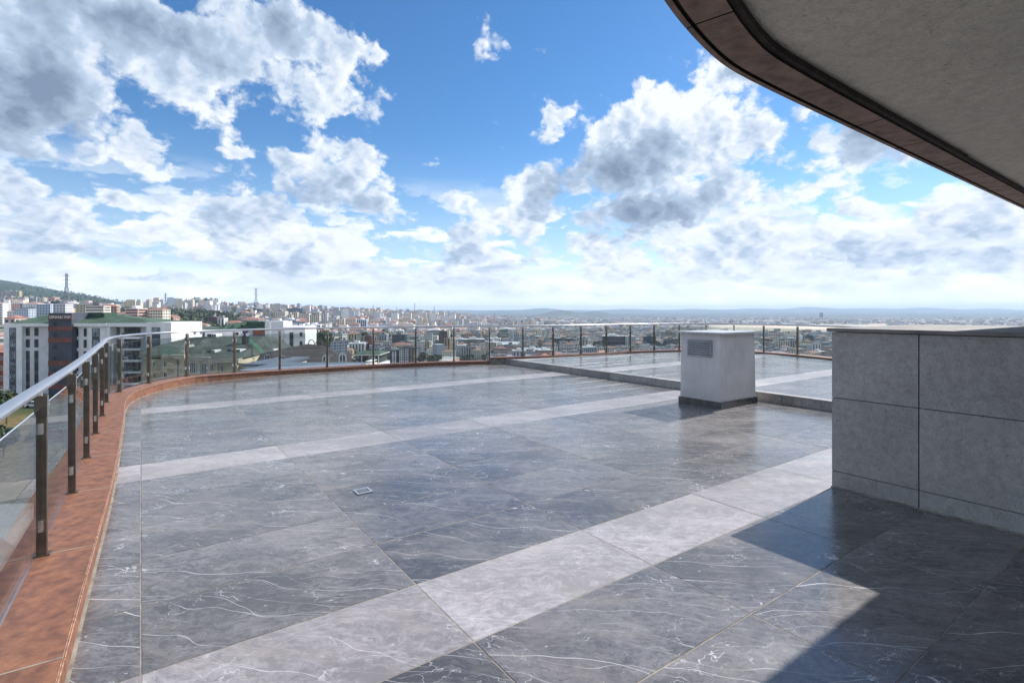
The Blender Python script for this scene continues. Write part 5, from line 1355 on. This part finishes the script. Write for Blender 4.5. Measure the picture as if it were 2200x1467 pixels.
# town trees, wooded slope
TP = [(662, 712, 520, 0), (670, 709, 540, 1), (679, 711, 530, 2), (688, 708, 560, 3), (696, 713, 520, 1), (783, 712, 760, 1), (826, 709, 900, 1), (834, 711, 880, 3), (790, 744, 330, 4), (786, 747, 320, 0), (950, 729, 780, 3), (943, 731, 770, 1), (860, 738, 640, 1), (852, 740, 640, 0), (1270, 738, 860, 0), (1280, 736, 880, 1), (1288, 739, 860, 2), (1373, 739, 880, 0), (1380, 741, 870, 2), (1413, 736, 900, 2), (1421, 735, 910, 0), (1428, 737, 900, 1), (1161, 748, 680, 4), (1152, 750, 690, 5), (1184, 752, 690, 4), (1127, 736, 800, 1), (1133, 738, 790, 3), (1213, 748, 800, 0), (1078, 713, 1250, 4), (1058, 752, 650, 0), (1066, 755, 640, 2), (1074, 753, 650, 0), (1316, 745, 860, 1), (1048, 757, 630, 2), (905, 757, 560, 2), (925, 760, 540, 0), (940, 758, 550, 1), (1000, 760, 560, 3), (1640, 725, 1200, 0), (1655, 722, 1300, 2), (1668, 723, 1300, 0), (1690, 722, 1300, 1), (880, 735, 700, 2), (972, 716, 1000, 0), (705, 700, 900, 2), (714, 703, 880, 0)]
near_w = {}
for px, yt, Z, k in TP: near_w.setdefault((bay(px), k >= 4), []).append((Z, px, yt, k))
for (bk, con), L in near_w.items():
    L.sort()
    for i, (Z, px, yt, k) in enumerate(L):
        pre = 'lone ' if len(L) == 1 else ('nearest ' if i == 0 else CARD[i - 1] + ' nearest ')
        plant_px(px, yt, Z, k, None, f"{pre}{'dark pointed conifer' if con else 'green tree'} among the town buildings behind the {PANEW[bk]} far pane", 'town trees')
def wood():
    mb = MB(); r = random.Random(9); n = 0
    while n < 2300:
        px = r.uniform(205, 560); Z = r.uniform(560, 1350); f, d = land_kind(px, Z)
        if r.random() > f * 1.3: continue
        X = (px - CX) / F * Z; c = Vector((X, Z, ground_z(X, Z))); s = r.uniform(2.6, 5.2); h = s * r.uniform(1.2, 2.0); n += 1
        if r.random() < .35: s *= .6; h *= 1.3
        m = M_leaf if r.random() < .5 else M_leafd
        for k in range(16):
            d_ = Vector((r.gauss(0, 1), r.gauss(0, 1), abs(r.gauss(0, .9)))).normalized(); p = c + Vector((d_.x * s, d_.y * s, h * .5 + d_.z * h)) * 1.0
            nd = (d_ + Vector((r.gauss(0, .5), r.gauss(0, .5), r.gauss(0, .5)))).normalized(); u = nd.orthogonal().normalized(); v = nd.cross(u); q = s * r.uniform(.38, .62)
            mb.poly([p - u * q, p - v * q * .8, p + u * q, p + v * q * .9], m)
    o = mb.build('woodland'); tag(o, 'dense green wood covering the slope behind the white buildings', kind='stuff')
wood()
def scrub():                                 # loose greenery between the houses of the town
    mb = MB(); r = random.Random(19); n = 0
    while n < 2200:
        px = r.uniform(40, 1820); Z = 560 * (3600 / 560) ** r.random(); X = (px - CX) / F * Z
        if not free(X, Z, -1): continue
        f, d = land_kind(px, Z)
        if d > .2: continue
        n += 1; c = Vector((X + r.uniform(-6, 6), Z, ground_z(X, Z))); s = r.uniform(1.8, 4.2) * (1 + (Z > 1800) * .8); m = M_leaf if r.random() < .45 else M_leafd
        for k in range(10):
            d_ = Vector((r.gauss(0, 1), r.gauss(0, 1), abs(r.gauss(0, 1)))).normalized(); p = c + Vector((d_.x * s, d_.y * s, s * .5 + d_.z * s * 1.2)); u = d_.orthogonal().normalized(); v = d_.cross(u); q = s * r.uniform(.4, .65)
            mb.poly([p - u * q, p - v * q, p + u * q, p + v * q], m)
    tag(mb.build('town_greenery'), 'loose trees and bushes scattered between the distant town houses', kind='stuff')
scrub()

# ---------------------------------------------------------------- pylons and masts on the skyline
def pylon(px, ytop, ybase, Z, t, label):
    a, c = PX(px, ytop, Z), PX(px, ybase, Z); h = a.z - c.z; o = thing('lattice_pylon', label, 'pylon', (c.x, Z, c.z), .4, 'power pylons on the skyline')
    def wid(f): return h * (.085 * (1 - f / .62) + .022) if f < .62 else h * .022
    mb = MB(); lv_ = [0, .14, .27, .38, .48, .56, .62, .70, .78, .86, .94, 1.0]
    pts = lambda f: [Vector((sx * wid(f), sy * wid(f), f * h)) for sx, sy in ((-1, -1), (1, -1), (1, 1), (-1, 1))]
    for f0, f1 in zip(lv_[:-1], lv_[1:]):
        p, q = pts(f0), pts(f1)
        for k in range(4): mb.bar(p[k], q[k], t, M_steel); mb.bar(p[k], q[(k + 1) % 4], t * .6, M_steel); mb.bar(p[(k + 1) % 4], q[k], t * .6, M_steel); mb.bar(q[k], q[(k + 1) % 4], t * .6, M_steel)
    mb.build('lattice_body', o)
    for f in (.66, .79, .92):
        mb = MB(); L = h * (.12 if f < .7 else .10)
        for s in (-1, 1):
            mb.bar((s * wid(f), 0, f * h), (s * L, 0, f * h + h * .008), t * .8, M_steel); mb.bar((s * wid(f), 0, (f + .04) * h), (s * L, 0, f * h + h * .008), t * .6, M_steel)
        mb.build('cross_arm', o)
pylon(143, 588, 656, 1150, .55, 'tall grey lattice pylon at left, largest of the pylons')
pylon(355.5, 630, 660, 2500, .9, 'small lattice pylon left of the rounded hill')
pylon(550, 619, 664, 1900, .8, 'lattice pylon rising above the cream towers')
def mast(px, ytop, ybase, Z, label):
    a, c = PX(px, ytop, Z), PX(px, ybase, Z); o = thing('radio_mast', label, 'mast', (c.x, Z, c.z), 0, 'thin masts on the skyline'); h = a.z - c.z
    mb = MB(); mb.bar((0, 0, 0), (0, 0, h), 2.2, M_steel); mb.build('shaft', o); mb = MB(); mb.bar((-3, 0, h * .8), (3, 0, h * .8), 1.2, M_steel); mb.bar((-2.4, 0, h * .65), (2.4, 0, h * .65), 1.2, M_steel); mb.build('antenna_arm', o)
mast(688, 654.5, 674, 2600, 'thin mast beside the skyline towers right of the cream estate'); mast(801.5, 655, 676, 2800, 'thin mast on the skyline above a railing post left of centre'); mast(852.5, 660, 678, 3000, 'thin short mast between two taller ones on the skyline'); mast(891, 651, 678, 2900, 'tallest thin mast on the skyline over the dense hillside town'); mast(933, 658, 680, 3000, 'thin mast at the right end of the hillside town'); mast(1062.5, 672, 690, 3200, 'small mast before the far blue hills')

# ---------------------------------------------------------------- haze
hz = D.materials.new('haze'); hz.use_nodes = True; n = NT(hz.node_tree); hz.node_tree.nodes.clear()
pv = n.new('ShaderNodeVolumePrincipled'); pv.inputs['Color'].default_value = (.58, .76, 1.0, 1); pv.inputs['Density'].default_value = 7e-5; pv.inputs['Anisotropy'].default_value = 0.1
o_ = n.new('ShaderNodeOutputMaterial'); n.l.new(pv.outputs[0], o_.inputs['Volume'])
b = MB(); b.box((-27500, -27500, -100), (27500, 27500, 252), hz); tag(b.build('haze'), 'thin pale blue air haze over town and hills', kind='stuff')
